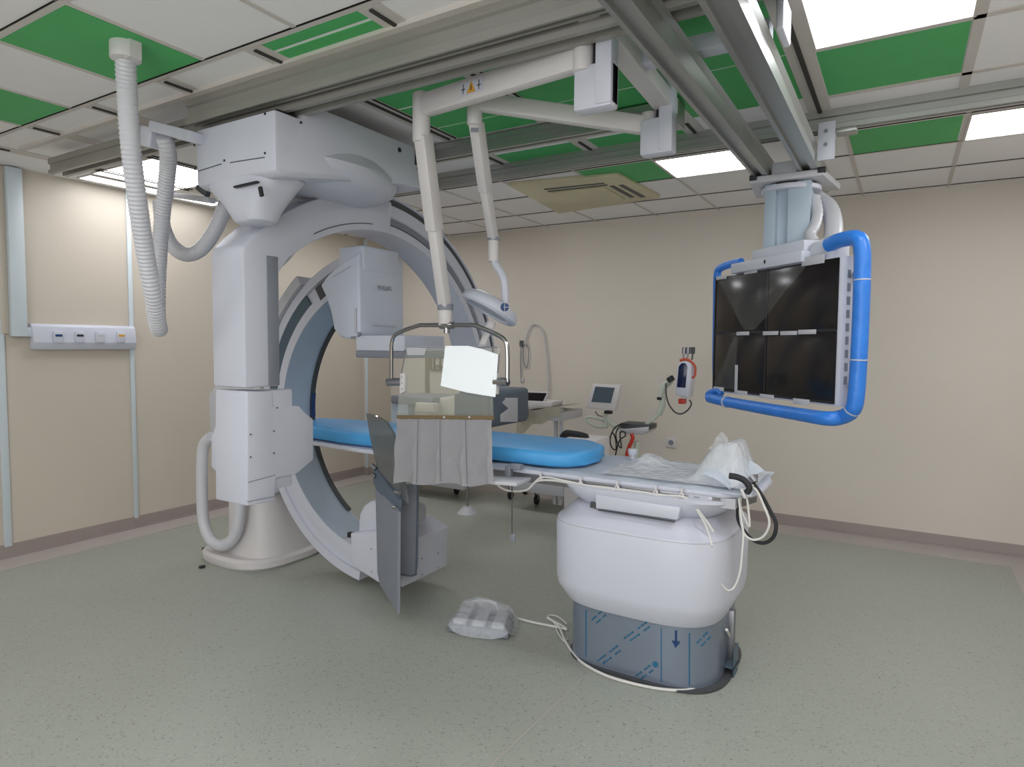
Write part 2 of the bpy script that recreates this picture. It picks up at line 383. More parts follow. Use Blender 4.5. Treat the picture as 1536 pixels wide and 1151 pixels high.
# rails of the monitor suspension, running towards the back wall
def yrail(x0, x1, y0, y1, zb, zt, label):
    w = x1 - x0; h = zt - zb
    pr = [(x0, zt), (x0 + .01, zt - h * .3), (x0 + .01, zb + h * .45), (x0, zb + h * .4), (x0, zb), (x0 + w * .2, zb), (x0 + w * .22, zb + .02), (x0 + w * .62, zb + .02), (x0 + w * .64, zb), (x1, zb), (x1, zb + h * .4), (x1 - .012, zb + h * .5), (x1 - .012, zt - h * .25), (x1, zt)]
    o = obj('monitor_rail', MB().prism([(x, y0, z) for x, z in pr], (0, y1 - y0, 0)), 'alu', smooth=False)
    return tag(o, label, 'ceiling rail', 'pair of rails carrying the monitor bank')
yrail(-.785, -.70, 1.2, 4.55, 2.585, 2.70, 'aluminium monitor rail beside the white boom posts, running to the back wall')
yrail(-.54, -.44, 1.2, 4.62, 2.585, 2.70, 'aluminium monitor rail beside the big light panel, running to the back wall')
for (x0, x1, y) in ((-.425, -.36, 3.93), (-.80, -.79, 3.93)):
    pass
t = thing('rail_bracket', (-.39, 3.93, 2.62), 'small white bracket with two bolts clamping rail crossing beside the monitor column', 'bracket')
obj('plate', MB().box((-.435, 3.875, 2.60), (-.35, 3.893, 2.80), .004), 'white', t)
obj('foot', MB().box((-.35, 3.875, 2.735), (-.25, 3.97, 2.757), .004), 'alu', t)
for z in (2.68, 2.75): obj('bolt', MB().cyl((-.395, 3.868, z), (-.395, 3.876, z), .010), 'steel', t)
t = thing('rail_end_plate', (-1.06, 3.3, 2.75), 'small square end plate of the far gantry rail behind the boom post', 'bracket')
obj('plate', MB().box((-1.12, 3.28, 2.73), (-1.02, 3.42, 2.855), .004), 'alu', t)
obj('plug', MB().box((-1.03, 3.277, 2.755), (-1.065, 3.281, 2.82)), 'white', t)
# ------------------------------------------------------------------ hanging booms
t = thing('boom_carrier', (-.97, 2.6, H), 'white ceiling carrier frame with two hanging posts for the arms', 'ceiling mount')
obj('carrier_beam', MB().obox((-.985, 2.1, 2.78), (-.985, 3.05, 2.72), .085, .075, .006), 'offwhite', t)
obj('cross_bar', MB().box((-1.03, 2.56, 2.735), (-.46, 2.64, 2.80), .006), 'white', t)
obj('end_block', MB().box((-.42, 2.45, 2.70), (-.395, 2.62, 2.83), .008), 'white', t)
for (x, y, zb) in ((-.976, 2.285, 2.49), (-.962, 2.965, 2.495)):
    pst = obj('post', MB().box((x - .035, y - .035, zb + .0), (x + .03, y + .035, H), .006), 'white', t)
    obj('joint_block', MB().box((x - .125, y - .03, zb - .01), (x + .03, y + .045, zb + .155), .012), 'white', pst)
    obj('joint_pin', MB().cyl((x - .045, y, zb + .15), (x - .045, y, zb + .3), .012, n=12), 'dark', pst)
# arm with the shield
e1 = at(632, 160, d=3.08); s1 = V((-1.07, 2.275, 2.685))
k1 = at(668, 478, y=2.76)
t = thing('shield_arm', s1, 'white articulated ceiling arm with warning triangle, holding the clear shield', 'ceiling arm')
obj('swivel_collar', MB().cyl((s1.x, s1.y, 2.625), (s1.x, s1.y, 2.77), .04, bev=.008), 'offwhite', t)
obj('upper_arm', MB().obox(s1, e1 + V((0, 0, -.0)), .06, .105, .015), 'offwhite', t)
obj('elbow', MB().cyl(e1 + V((0, 0, .065)), e1 + V((0, 0, -.17)), .042, bev=.012), 'offwhite', t)
obj('spring_arm', MB().obox(e1 + V((.01, .0, -.13)), (e1 + V((.01, 0, -.13))).lerp(k1, .5), .07, .078, .014, up=(0, 1, 0)).obox((e1 + V((.01, 0, -.13))).lerp(k1, .46), k1 + V((0, 0, .05)), .058, .062, .014, up=(0, 1, 0)), 'offwhite', t)
obj('arm_band', MB().cyl(k1 + V((0, 0, .045)), k1 + V((0, 0, .075)), .042), 'grey', t)
obj('swivel_end', MB().cyl(k1 + V((0, 0, .05)), k1 + V((0, 0, -.03)), .036, bev=.008), 'offwhite', t)
# warning marks on the upper arm
ad = (e1 - s1).normalized(); sd = V((ad.y, -ad.x, 0)).normalized()
if sd.y > 0: sd = -sd
up = sd.cross(ad).normalized();  up = up if up.z > 0 else -up
wp = at(738, 109, d=2.88); f = (wp - s1).dot(ad); wp = s1 + ad * f + sd * .0315
obj('warning_sticker', MB().prism([wp + ad * -.07 + up * .028, wp + ad * .07 + up * .028, wp + ad * .07 - up * .026, wp - ad * .07 - up * .026], sd * .001), 'white', t)
obj('warning_triangle', MB().prism([wp + sd * .001 + ad * .028 - up * .022, wp + sd * .001 - ad * .028 - up * .022, wp + sd * .001 + up * .026], sd * .001), 'amber', t)
mk = MB()
for q in (-.048, .05):
    mk = MB()
    mk.obox(wp + sd * .0015 + ad * q - up * .018, wp + sd * .0015 + ad * q + up * .022, .004, .001, up=sd)
    mk.obox(wp + sd * .0015 + ad * (q - .012) + up * .0, wp + sd * .0015 + ad * (q + .012), .004, .001, up=sd)
    obj('warning_arrow', mk, 'dark', t)
mk = MB()
mk.obox(wp + sd * .0025 - up * .012, wp + sd * .0025 + up * .01, .005, .001, up=sd)
obj('warning_bolt', mk, 'dark', t)
# clear shield with drape
SY = 2.76
t = thing('radiation_shield', at(668, 600, y=SY), 'clear hanging shield with chrome bow and grey lead drape over the table', 'shield')
bow = [at(*p, y=SY) for p in ((587, 570), (587, 540), (588, 512), (597, 500), (626, 489), (640, 488), (668, 488), (700, 488), (714, 489), (745, 502), (758, 512), (761, 530), (761, 573))]
obj('chrome_bow', MB().tube(bow, .0115, 10, 5), 'chrome', t)
obj('bow_clamp', MB().cyl(at(661, 488, y=SY), at(680, 488, y=SY), .02).cyl(at(670, 478, y=SY), at(670, 500, y=SY), .016), 'chrome', t)
for px, py in ((592, 573), (752, 573)):
    obj('pivot_pin', MB().cyl(at(px - 10, py, y=SY), at(px + 10, py, y=SY), .022, n=16), 'chrome', t)
for pts in (((600, 560), (607, 560), (606, 588), (599, 592)), ((738, 560), (746, 560), (745, 592), (737, 590))):
    cl = obj('clamp_plate', MB().prism([at(*p, y=SY - .012) for p in pts], (0, .024, 0), .003), 'offwhite', t)
    mx = sum(p[0] for p in pts) / 4
    for py in (566, 575, 584): obj('screw', MB().cyl(at(mx, py, y=SY - .016), at(mx, py, y=SY - .011), .006, n=10), 'steel', cl)
gl = [(611, 521), (745, 521), (743, 560), (738, 590), (739, 628), (596, 628), (598, 590), (600, 572)]
obj('acrylic_pane', MB().prism([at(*p, y=SY + .004) for p in gl], (0, .008, 0)), 'pane', t)
ed = [at(*p, y=SY + .004) for p in ((600, 572), (608, 530), (611, 522), (618, 521), (700, 521), (738, 521), (748, 523), (748, 545), (744, 575))]
obj('pane_edge', MB().tube(ed, .0035, 6, 3), 'steel', t)
obj('identification_plate', MB().prism([at(*p, y=SY + .001) for p in ((609, 521), (640, 522), (636, 533), (611, 533))], (0, .003, 0)), 'palegrey', t)
obj('hanging_rail', MB().prism([at(*p, y=SY - .006) for p in ((595, 623), (740, 624), (740, 630), (595, 629))], (0, .012, 0)), 'bronze', t)
for px in (666, 704): obj('rail_screw', MB().cyl(at(px, 626, y=SY - .010), at(px, 626, y=SY - .006), .006, n=10), 'steel', t)
tl, tr, bl, br = (at(*p, y=SY) for p in ((596, 628), (740, 630), (592, 725), (740, 728)))
def drp(u, v):
    p = tl.lerp(tr, u).lerp(bl.lerp(br, u), v)
    w = abs(math.sin(u * PI * 4 + .4)) ** .5
    return p + V((.004 * math.sin(v * 7 + u * 9), -.012 + (w - .5) * .022 * (0.3 + v) + .006 * math.sin(u * 23 + v * 11), (.008 * math.sin(u * 14)) * v))
obj('lead_drape', MB().grid(drp, 56, 24, .003), 'drape', t)
sm = MB()
for u in (.25, .5, .75): sm.obox(drp(u, 0) + V((0, -.006, 0)), drp(u + .01, .97) + V((0, -.008, 0)), .003, .003, up=(0, 1, 0))
obj('drape_seam', sm, 'grey', t)
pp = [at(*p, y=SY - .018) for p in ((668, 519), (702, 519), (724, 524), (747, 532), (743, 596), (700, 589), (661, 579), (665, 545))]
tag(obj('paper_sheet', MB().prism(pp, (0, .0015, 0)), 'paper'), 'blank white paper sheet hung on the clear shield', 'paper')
# surgical lamp
e2 = at(712, 152, d=3.1); s2 = V((-1.06, 2.985, 2.63)); w2 = at(740, 372, y=3.0); 
t = thing('surgical_light', s2, 'white round surgical lamp on a white articulated ceiling arm', 'surgical lamp')
obj('swivel_collar', MB().cyl((s2.x, s2.y, 2.56), (s2.x, s2.y, 2.69), .038, bev=.006), 'offwhite', t)
obj('upper_arm', MB().obox(s2, e2, .055, .085, .014), 'offwhite', t)
obj('elbow', MB().cyl(e2 + V((0, 0, .055)), e2 + V((0, 0, -.115)), .036, bev=.01), 'offwhite', t)
ea = e2 + V((.01, 0, -.10))
obj('spring_arm', MB().obox(ea, ea.lerp(w2, .52), .06, .062, .012, up=(0, 1, 0)).obox(ea.lerp(w2, .5), w2 + V((0, 0, .05)), .05, .05, .012, up=(0, 1, 0)), 'offwhite', t)
obj('arm_label', MB().obox(at(706, 195, d=3.045), at(718, 195, d=3.045), .002, .02), 'grey', t)
obj('arm_band', MB().cyl(w2 + V((0, 0, .04)), w2 + V((0, 0, .055)), .033), 'grey', t)
obj('wrist', MB().cyl(w2 + V((0, 0, .05)), w2 + V((0, 0, -.075)), .028, bev=.006), 'offwhite', t)
hp = [at(740, 388, y=3.0), at(744, 398, y=3.0), at(753, 412, y=3.0), at(757, 428, y=3.0), at(758, 458, y=3.0)]
obj('yoke', MB().tube(hp, .02, 10, 5), 'white', t)
LY = 3.0
hc = at(735, 462, y=LY + .02); nrm = V((-.42, -.40, -1)).normalized()
q = V((0, 0, -1)).rotation_difference(nrm).to_matrix()
def disc(prof, n=40):
    tb = bmesh.new(); R = []
    for r, z in prof: R.append([tb.verts.new(q @ V((r * math.cos(2 * PI * k / n), r * math.sin(2 * PI * k / n), z)) + hc) for k in range(n)])
    for A_, B_ in zip(R, R[1:]):
        for k in range(n): tb.faces.new((A_[k], A_[(k + 1) % n], B_[(k + 1) % n], B_[k]))
    tb.faces.new(R[0][::-1]); tb.faces.new(R[-1]); bmesh.ops.recalc_face_normals(tb, faces=tb.faces[:])
    mb = MB(); mb._add(tb); return mb
obj('lamp_housing', disc([(.11, .05), (.15, .034), (.17, .005), (.17, -.014), (.158, -.026), (.132, -.028), (.126, -.01)]), 'white', t)
obj('lamp_lens', disc([(.126, -.008), (.126, -.016), (.02, -.02)]), 'lampglass', t)
obj('badge', MB().cyl(at(757, 461, y=LY - .15), at(757, 461, y=LY - .145), .022, n=24), 'mark', t)
for z in (-.007, .007): pass
obj('badge_stripe', MB().obox(at(750, 461, y=LY - .152), at(764, 461, y=LY - .152), .002, .003).obox(at(757, 455, y=LY - .152), at(757, 468, y=LY - .152), .002, .003, up=(0, 1, 0)), 'white', t)
ha, hb = at(737, 484, y=LY - .05), at(722, 522, y=LY - .16)
obj('handle', MB().cyl(ha, ha.lerp(hb, .3), .026, n=20, bev=.005).cyl(ha.lerp(hb, .3), hb, .019, n=20, bev=.004), 'offwhite', t)
obj('handle_tip', MB().cyl(ha.lerp(hb, .93), ha.lerp(hb, 1.08), .022, n=20, bev=.003), 'palegrey', t)
# ------------------------------------------------------------------ monitor bank
TL, TR = V((-1.05, 4.276, 2.037)), V((-.275, 3.55, 2.041))
ZB = 1.318
U = V((TR.x - TL.x, TR.y - TL.y, 0)); W = U.length; U.normalize(); N = V((-.0, 0, 0)); N = V((U.y, -U.x, 0))
if N.y > 0: N = -N
def mp(u, n, z): return V((TL.x, TL.y, 0)) + U * u + N * n + V((0, 0, z))
def mbox(mb, u0, u1, n0, n1, z0, z1, bev=0.):
    R = Matrix((U, N, V((0, 0, 1)))).transposed()
    return mb.box((-(u1 - u0) / 2, -(n1 - n0) / 2, -(z1 - z0) / 2), ((u1 - u0) / 2, (n1 - n0) / 2, (z1 - z0) / 2), bev, R=R, c=mp((u0 + u1) / 2, (n0 + n1) / 2, (z0 + z1) / 2))
t = thing('monitor_suspension', (-.62, 4.15, 2.6), 'ceiling suspended bank of four dark screens inside blue foam wrapped frame', 'monitor')
hs = obj('display_housing', mbox(mbox(MB(), -.0, W + .012, -.075, -.004, ZB - .01, 2.045, .006), .05, W - .0, -.12, -.075, ZB + .06, 2.0, .01), 'white', t)
zm = (ZB + 2.04) / 2 - .0
for (u0, u1, z0, z1) in ((0, W * .48, zm + .001, 2.04), (W * .48 + .004, W - .01, zm + .001, 2.04), (0, W * .48, ZB, zm), (W * .48 + .004, W - .01, ZB, zm)):
    sc = obj('screen', mbox(MB(), u0, u1, -.004, .004, z0, z1, .003), 'black', hs)
    obj('bezel', mbox(mbox(MB(), u0, u1, .004, .006, z0, z0 + .012), u0, u0 + .012, .004, .006, z0, z1), 'dark', sc)
sp = MB()
for k in range(9): mbox(sp, W - .002, W + .0135, -.05, -.03, ZB + .1 + k * .065, ZB + .14 + k * .065)
objs('side_vent', sp, 'grey', hs)
for (u, z, w, h) in ((.02, 2.035, .11, .022), (.31, 2.045, .12, .03), (.80, 2.045, .16, .045), (.25, zm + .0, .12, .022), (.50, zm - .002, .13, .022), (.65, zm - .004, .13, .022), (.79, zm, .13, .024), (.02, ZB + .012, .11, .024), (.25, ZB + .004, .12, .024), (.49, ZB + .0, .12, .024), (.77, ZB - .006, .12, .03), (.245, ZB + .05, .025, .12)):
    obj('tape_strip', mbox(MB(), u, u + w, .006, .012, z - h / 2, z + h / 2 if h < .1 else z + h, .002), 'palegrey', hs)
def film(u0, z0, u1, z1, u2, z2, u3, z3):
    A_ = [mp(u0, .013, z0), mp(u1, .013, z1), mp(u2, .013, z2), mp(u3, .013, z3)]
    def fn(u, v):
        p = A_[0].lerp(A_[1], u).lerp(A_[3].lerp(A_[2], u), v)
        return p + N * (.008 * abs(math.sin(5 * u + 3 * v)) + .006 * math.sin(9 * v + 4 * u))
    return MB().grid(fn, 16, 16)
obj('protective_film', film(.04, 2.03, .85, 2.03, .44, zm + .02, .34, zm + .02), 'film2', hs)
obj('protective_film', film(.24, zm - .02, .27, zm - .02, .27, ZB + .02, .03, ZB + .02), 'film2', hs)
# hanger beam over the screens
obj('hanger_beam', mbox(mbox(mbox(MB(), .20, .82, -.09, .03, 2.045, 2.105, .006), .36, .80, -.12, .0, 2.09, 2.165, .006), .80, .98, -.14, -.02, 2.03, 2.15, .03), 'white', t)
obj('hanger_screw', mbox(MB(), .52, .53, .0305, .034, 2.07, 2.09), 'dark', t)
# column and trolley
c0 = at(1185, 320, y=4.15)
colx, coly = c0.x, 4.15
obj('column', MB().prism([(colx - .125, coly - .11, 2.12), (colx - .06, coly - .13, 2.12), (colx - .055, coly - .085, 2.12), (colx + .0, coly - .09, 2.12), (colx + .005, coly - .13, 2.12), (colx + .125, coly - .13, 2.12), (colx + .13, coly + .1, 2.12), (colx - .13, coly + .1, 2.12)], (0, 0, .42), .004), 'blueish', t)
obj('column_flange', MB().cyl((colx, coly, 2.50), (colx, coly, 2.53), .165, n=40, bev=.006), 'white', t)
obj('bearing_ring', MB().cyl((colx, coly, 2.528), (colx, coly, 2.55), .14, n=40), 'dark', t)
obj('trolley', MB().prism([(-.80, 3.98, 2.545), (-.41, 3.98, 2.545), (-.36, 4.4, 2.545), (-.84, 4.4, 2.545)], (0, 0, .038), .006).box((-.69, 4.02, 2.58), (-.55, 4.36, 2.66), .01), 'palegrey', t)
sk = MB()
for (x, y) in ((-.80, 3.98), (-.44, 3.98)): sk.box((x, y - .012, 2.56), (x + .04, y + .02, 2.59), .003)
objs('rail_stop', sk, 'dark', t)
obj('brake_plate', MB().prism([(colx - .11, coly - .14, 2.135), (colx - .03, coly - .16, 2.15), (colx + .12, coly - .135, 2.145), (colx + .12, coly - .12, 2.145), (colx - .03, coly - .14, 2.15), (colx - .11, coly - .12, 2.135)], (0, 0, .008)), 'dark', t)
# cable sleeve
slv = [at(1216, 292, y=4.25), at(1228, 300, y=4.25), at(1243, 312, y=4.2), at(1250, 335, y=4.1), at(1248, 362, y=4.0), at(1236, 372, y=3.9)]
obj('cable_sleeve', MB().tube(slv, .05, 14, 6, corr=(.03, .003)), 'hose', t)
slv = [at(1222, 298, y=4.1), at(1226, 320, y=4.05), at(1222, 340, y=4.0), at(1215, 352, y=3.95), at(1222, 366, y=3.9)]
obj('cable_sleeve', MB().tube(slv, .032, 12, 6, corr=(.03, .004)), 'hose', t)
# blue foam frame
rr = .038
def M3(px, py, u=None, n=0.):
    """point of the screen bank's own plane pushed out by n"""
    o = mp(0, n, 0); r = ray(px, py); t_ = (o - V((0, 0, 0))).dot(N) / r.dot(N); t_ = (o.x * N.x + o.y * N.y) / (r.x * N.x + r.y * N.y)
    return V((0, 0, EYE)) + r * t_
fr = [M3(*p, n=-.03) for p in ((1243, 368), (1262, 360), (1286, 358), (1293, 374), (1293, 420), (1291, 480), (1288, 540), (1284, 596), (1278, 616), (1262, 626))]
fr += [M3(*p, n=.03) for p in ((1240, 628), (1200, 622), (1140, 612), (1090, 603), (1064, 597))]
rad = []
for i in range(61): rad.append(rr if i < 36 else rr - (i - 36) * .0003)
obj('foam_frame', MB().tube(fr, rad, 14, 6), 'foam', t)
fl_ = [M3(*p, n=-.06) for p in ((1112, 393), (1098, 396), (1082, 402), (1076, 412), (1075, 460), (1074, 540), (1074, 588), (1066, 594))]
obj('foam_tube', MB().tube(fl_, .024, 12, 5), 'foam', t)
fr2 = [M3(*p, n=-.0) for p in ((1062, 597), (1064, 590), (1078, 586), (1082, 592))]
obj('foam_end', MB().tube(fr2, .02, 10, 5), 'foam', t)
bd = MB()
for k in (4, 6, 8, 13): 
    p = fr[k]; d_ = (fr[min(k + 1, len(fr) - 1)] - fr[k - 1]).normalized()
    bd.cyl(p - d_ * .003, p + d_ * .003, rr + .0012, n=20)
objs('foam_tie', bd, 'palegrey', t)
sp = MB()
for (u, z) in ((W + .02, ZB + .62), (W + .02, ZB + .08)): mbox(sp, u, u + .06, -.08, -.05, z, z + .03, .004)
objs('frame_bracket', sp, 'slate', t)
# ------------------------------------------------------------------ ceiling gantry (lateral C-arm)
GX0, GX1 = -3.14, -2.89; GC = (3.15, 1.12)
t = thing('ceiling_gantry', (-2.85, 2.8, 2.7), 'large white ceiling hung gantry with tall side column and wide curved arm', 'gantry')
CXP = -2.53
side = [(2.052, 2.685), (2.2, 2.685), (2.262, 2.775), (3.2, 2.775), (3.22, 2.56), (3.10, 2.535), (2.96, 2.53), (2.6, 2.47), (2.42, 2.44), (2.2, 2.40), (2.10, 2.385), (2.052, 2.405)]
car = MB().prism([(CXP, y, z) for y, z in side], (-.61, 0, 0), .016)
carr = obj('carriage', car, 'white', t)
ln = MB()
for (a, bb) in (((297, 257), (332, 246)), ((345, 244), (397, 236))): ln.obox(at(*a, y=2.051), at(*bb, y=2.051), .003, .004)
obj('panel_seam', ln, 'darkgrey', carr)
sc = MB()
for p in ((292, 218), (398, 171), (398, 230), (337, 241), (293, 254)): q_ = at(*p, y=2.053); sc.cyl(q_, q_ + V((0, -.004, 0)), .006, n=10)
for p in ((451, 184), (599, 225), (626, 253)): q_ = at(*p, x=-2.53); sc.cyl(q_, q_ + V((.004, 0, 0)), .006 if p[0] != 599 else .014, n=14)
objs('cover_screw', sc, 'dark', carr)
q_ = at(627, 236, x=-2.53); obj('side_connector', MB().box(q_ - V((.0, .03, .05)), q_ + V((.006, .03, .05))), 'dark', carr)
obj('top_gap_cover', MB().box((-3.08, 2.09, 2.684), (-2.56, 2.25, 2.70)), 'dark', carr)
# swivel boss under the carriage
bs = MB().loft([(2.425, -2.82, 2.70, .14, .20, 2.2), (2.435, -2.81, 2.69, .22, .30, 2.2), (2.465, -2.80, 2.67, .275, .37, 2.2), (2.50, -2.80, 2.62, .305, .44, 2.2), (2.54, -2.80, 2.60, .31, .47, 2.2), (2.60, -2.80, 2.62, .275, .40, 2.2), (2.68, -2.83, 2.6, .25, .36, 2.2)])
obj('swivel_boss', bs, 'white', t)
# snout at the near end
sn = MB().loft([(2.20, -2.83, 2.17, .085, .07, 2.6), (2.21, -2.83, 2.17, .105, .085, 2.6), (2.26, -2.835, 2.17, .13, .105, 2.8), (2.31, -2.845, 2.18, .17, .12, 3), (2.36, -2.86, 2.19, .225, .132, 3.4), (2.41, -2.865, 2.20, .255, .145, 4.5)])
snout = obj('pivot_snout', sn, 'white', t)
obj('snout_slot', MB().obox(at(352, 281, y=2.045), at(387, 273, y=2.045), .02, .01, .003), 'dark', snout)
obj('snout_slot', MB().obox(at(390, 280, y=2.055), at(393, 295, y=2.06), .02, .014, .003, up=(0, 1, 0)), 'dark', snout)
obj('snout_seal', MB().obox(at(405, 315, y=2.2), at(412, 312, y=2.2), .01, .01), 'grey', snout)
# the wide curved arm: C profile, groove in its face
pr = [(1.44, GX1 + .0), (1.44, GX0), (1.20, GX0), (1.20, GX1), (1.25, GX1), (1.262, GX1 - .02), (1.30, GX1 - .02), (1.312, GX1), (1.385, GX1), (1.39, GX1 - .04), (1.425, GX1 - .04), (1.43, GX1)]
obj('curved_arm', MB().arc(GC, 'x', 6, 112, pr, 72), 'white', t)
obj('guide_track', MB().arc(GC, 'x', 8, 100, [(1.388, GX1 - .012), (1.388, GX1 - .038), (1.428, GX1 - .038), (1.428, GX1 - .012)], 60), 'darkgrey', t)
obj('inner_track', MB().arc(GC, 'x', 8, 88, [(1.262, GX1 - .006), (1.262, GX1 - .019), (1.30, GX1 - .019), (1.30, GX1 - .006)], 60), 'grey', t)
cm_ = [(2.13, 1.37), (2.13, 2.05)]
for k in range(0, 15):
    a_ = math.radians(136 - k * 50 / 14); cm_.append((GC[0] + 1.405 * math.cos(a_), GC[1] + 1.405 * math.sin(a_)))
for k in range(0, 13):
    a_ = math.radians(86 + k * 42 / 12); cm_.append((GC[0] + 1.195 * math.cos(a_), GC[1] + 1.195 * math.sin(a_)))
cm_ += [(2.35, 1.98), (2.345, 1.37)]
cm = MB().prism([(GX1 + .012, y, z) for y, z in cm_], (GX0 - GX1 - .02, 0, 0), .012)
cl = obj('arch_column', cm, 'white', t)
ln = MB().arc(GC, 'x', 94, 117, [(1.236, GX1 + .0125), (1.236, GX1 + .0145), (1.231, GX1 + .0145), (1.231, GX1 + .0125)], 30)
obj('arch_seam', ln, 'darkgrey', cl)
obj('side_strip', MB().box((GX1 - .03, 2.268, 1.375), (GX1 + .016, 2.34, 2.06), .003), 'grey', cl)
for py in (467, 557): obj('column_screw', MB().cyl(at(391, py, x=GX1 + .008), at(391, py, x=GX1 + .004), .004, n=8), 'dark', cl)
# housing at the foot of the column
X1 = GX1 + .012
hpx = [(371, 587), (410, 587), (411, 609), (450, 609), (456, 617), (471, 629), (471, 690), (446, 711), (440, 713), (415, 718), (413, 752), (371, 760)]
hb_ = MB().prism([at(*p, x=X1) for p in hpx], (-.27, 0, 0), .012)
hb_.prism([at(*p, y=2.135) for p in ((332, 588), (369, 588), (369, 745), (342, 738), (332, 715), (316, 702), (316, 655), (322, 640))], (0, .3, 0), .012)
hb_.prism([at(*p, y=2.15) for p in ((337, 725), (367, 735), (367, 759), (344, 747))], (0, .16, 0), .005)
ho = obj('tube_housing', hb_, 'white', t)
sc = MB()
for p in ((376, 652), (411, 647), (376, 686), (411, 680), (416, 612)): sc.cyl(at(*p, x=X1 - .001), at(*p, x=X1 + .004), .0045, n=8)
objs('housing_screw', sc, 'dark', ho)
obj('housing_seam', MB().obox(at(372, 724, x=X1 + .002), at(413, 713, x=X1 + .002), .002, .003).obox(at(372, 753, x=X1 + .002), at(412, 745, x=X1 + .002), .002, .003).obox(at(345, 741, y=2.13), at(371, 752, y=2.13), .002, .003), 'grey', ho)
# detector on the far end of the arm
dp = obj('side_detector', MB().box((GX0 - .02, 4.36, .93), (GX1 + .09, 4.95, 1.23), .04, 3).box((GX0, 4.28, .98), (GX1 + .04, 4.38, 1.20), .02), 'slate', t)
obj('detector_panel', MB().prism([at(*p, x=GX1 + .092) for p in ((752, 604), (757, 600), (757, 597), (776, 597), (776, 633), (750, 633), (750, 622), (762, 613))], (.004, 0, 0), .001), 'palegrey', dp)
# hose outlet bracket
br_ = at(258, 205, y=2.2)
obj('hose_outlet', MB().obox(at(236, 192, y=2.03), at(298, 208, y=2.03), .10, .055, .008).obox(at(222, 206, y=2.06), at(240, 210, y=2.06), .10, .105, .01), 'white', t)
obj('lower_bracket', MB().obox(at(262, 293, y=2.55), at(318, 301, y=2.4), .05, .035, .008), 'palegrey', t)
q_ = at(304, 287, y=2.25); obj('cable_port', MB().obox(at(297, 281, y=2.25), at(312, 292, y=2.25), .03, .03, .004), 'darkgrey', t)
# ------------------------------------------------------------------ floor gantry (frontal C-arm)
FC = (-2.85, 1.12); FY0, FY1 = 3.05, 3.32
t = thing('floor_c_arm', (-4.12, 3.2, 0), 'white floor standing C-arm with round base, x-ray detector and tube under the table', 'c-arm')
bsm = MB().loft([(0, -4.13, 3.2, .37, .38, 3), (.015, -4.13, 3.2, .385, .39, 3), (.055, -4.13, 3.2, .385, .39, 3), (.075, -4.13, 3.2, .36, .37, 3)])
bsm.loft([(.07, -4.03, 3.2, .255, .30, 3), (.3, -4.05, 3.2, .24, .28, 3), (.52, -4.08, 3.2, .215, .26, 3.2), (.56, -4.08, 3.2, .20, .24, 3.2)])
obj('base', bsm, 'offwhite', t)
obj('stand', MB().loft([(.5, -4.16, 3.2, .24, .26, 3.5), (.7, -4.2, 3.2, .26, .28, 3.5), (1.2, -4.22, 3.2, .27, .28, 3.5), (1.3, -4.2, 3.2, .22, .25, 3.2)]), 'palegrey', t)
for (x, y) in ((-4.58, 3.0), (-4.22, 2.74), (-3.68, 3.4)):
    obj('floor_bolt', MB().cyl((x, y, 0), (x, y, .012), .022, n=14), 'dark', t)
prf = [(1.08, FY0), (1.08, FY1), (.87, FY1), (.87, FY0), (.935, FY0), (.935, FY0 + .02), (1.02, FY0 + .02), (1.02, FY0)]
obj('c_arc', MB().arc(FC, 'y', 100, 262, prf, 72), 'white', t)
obj('arc_track', MB().arc(FC, 'y', 128, 186, [(.937, FY0 + .004), (.937, FY0 + .018), (1.018, FY0 + .018), (1.018, FY0 + .004)], 48), 'teal', t)
obj('inner_face', MB().arc(FC, 'y', 115, 250, [(.868, FY0 + .004), (.868, FY1 - .02), (.8665, FY1 - .02), (.8665, FY0 + .004)], 48), 'blueish', t)
obj('rim_track', MB().arc(FC, 'y', 118, 235, [(.868, FY1 - .03), (.868, FY1 + .004), (.852, FY1 + .004), (.852, FY1 - .03)], 48), 'darkgrey', t)
obj('rim_decal', MB().arc(FC, 'y', 172, 184, [(.852, FY1 - .032), (.852, FY1 + .006), (.849, FY1 + .006), (.849, FY1 - .032)], 8), 'mark', t)
obj('sleeve', MB().arc(FC, 'y', 126, 212, [(1.155, FY0 - .03), (1.155, FY1 + .03), (1.085, FY1 + .03), (1.085, FY0 - .03)], 32), 'palegrey', t)
obj('arc_slot', MB().arc(FC, 'y', 101, 122, [(.905, FY0 - .004), (.905, FY0 + .02), (1.0, FY0 + .02), (1.0, FY0 - .004)], 16), 'darkgrey', t)
# detector tower
tw = [(480, 428), (492, 412), (515, 393), (538, 378), (540, 505), (524, 509), (510, 506), (500, 494), (496, 470), (488, 445)]
twm = MB().prism([at(*p, y=2.99) for p in tw], (0, .42, 0), .016, 3)
TXR = at(540, 450, y=2.99).x + .004
twm.prism([(TXR, 3.02, 2.06), (TXR, 3.36, 2.06), (TXR, 3.36, 2.22), (TXR, 3.02, 2.22)], (-.22, 0, 0), .02)
dt = obj('detector_tower', twm, 'blueish2', t)
text('maker_name', 'PHILIPS', 'grey', .042, at(577, 433, x=TXR + .003), (0, 1, 0), (0, 0, 1), dt)
obj('tower_seam', MB().obox(at(560, 488, x=TXR + .001), at(594, 490, x=TXR + .001), .003, .006).obox(at(500, 415, y=2.988), at(526, 399, y=2.988), .003, .005).obox(at(533, 462, y=2.985), at(533, 500, y=2.985), .004, .016), 'palegrey', dt)
obj('collision_switch', MB().cyl(at(539, 505, y=2.98), at(539, 500, y=2.99), .012).box(at(526, 508, y=2.985), at(540, 505, y=2.995)), 'grey', dt)
fx0, fx1 = at(533, 515, y=2.98).x, at(533, 515, y=2.98).x + .40
fd = obj('flat_detector', MB().box((fx0, 2.98, 1.555), (fx1, 3.38, 1.655), .014), 'white', t)
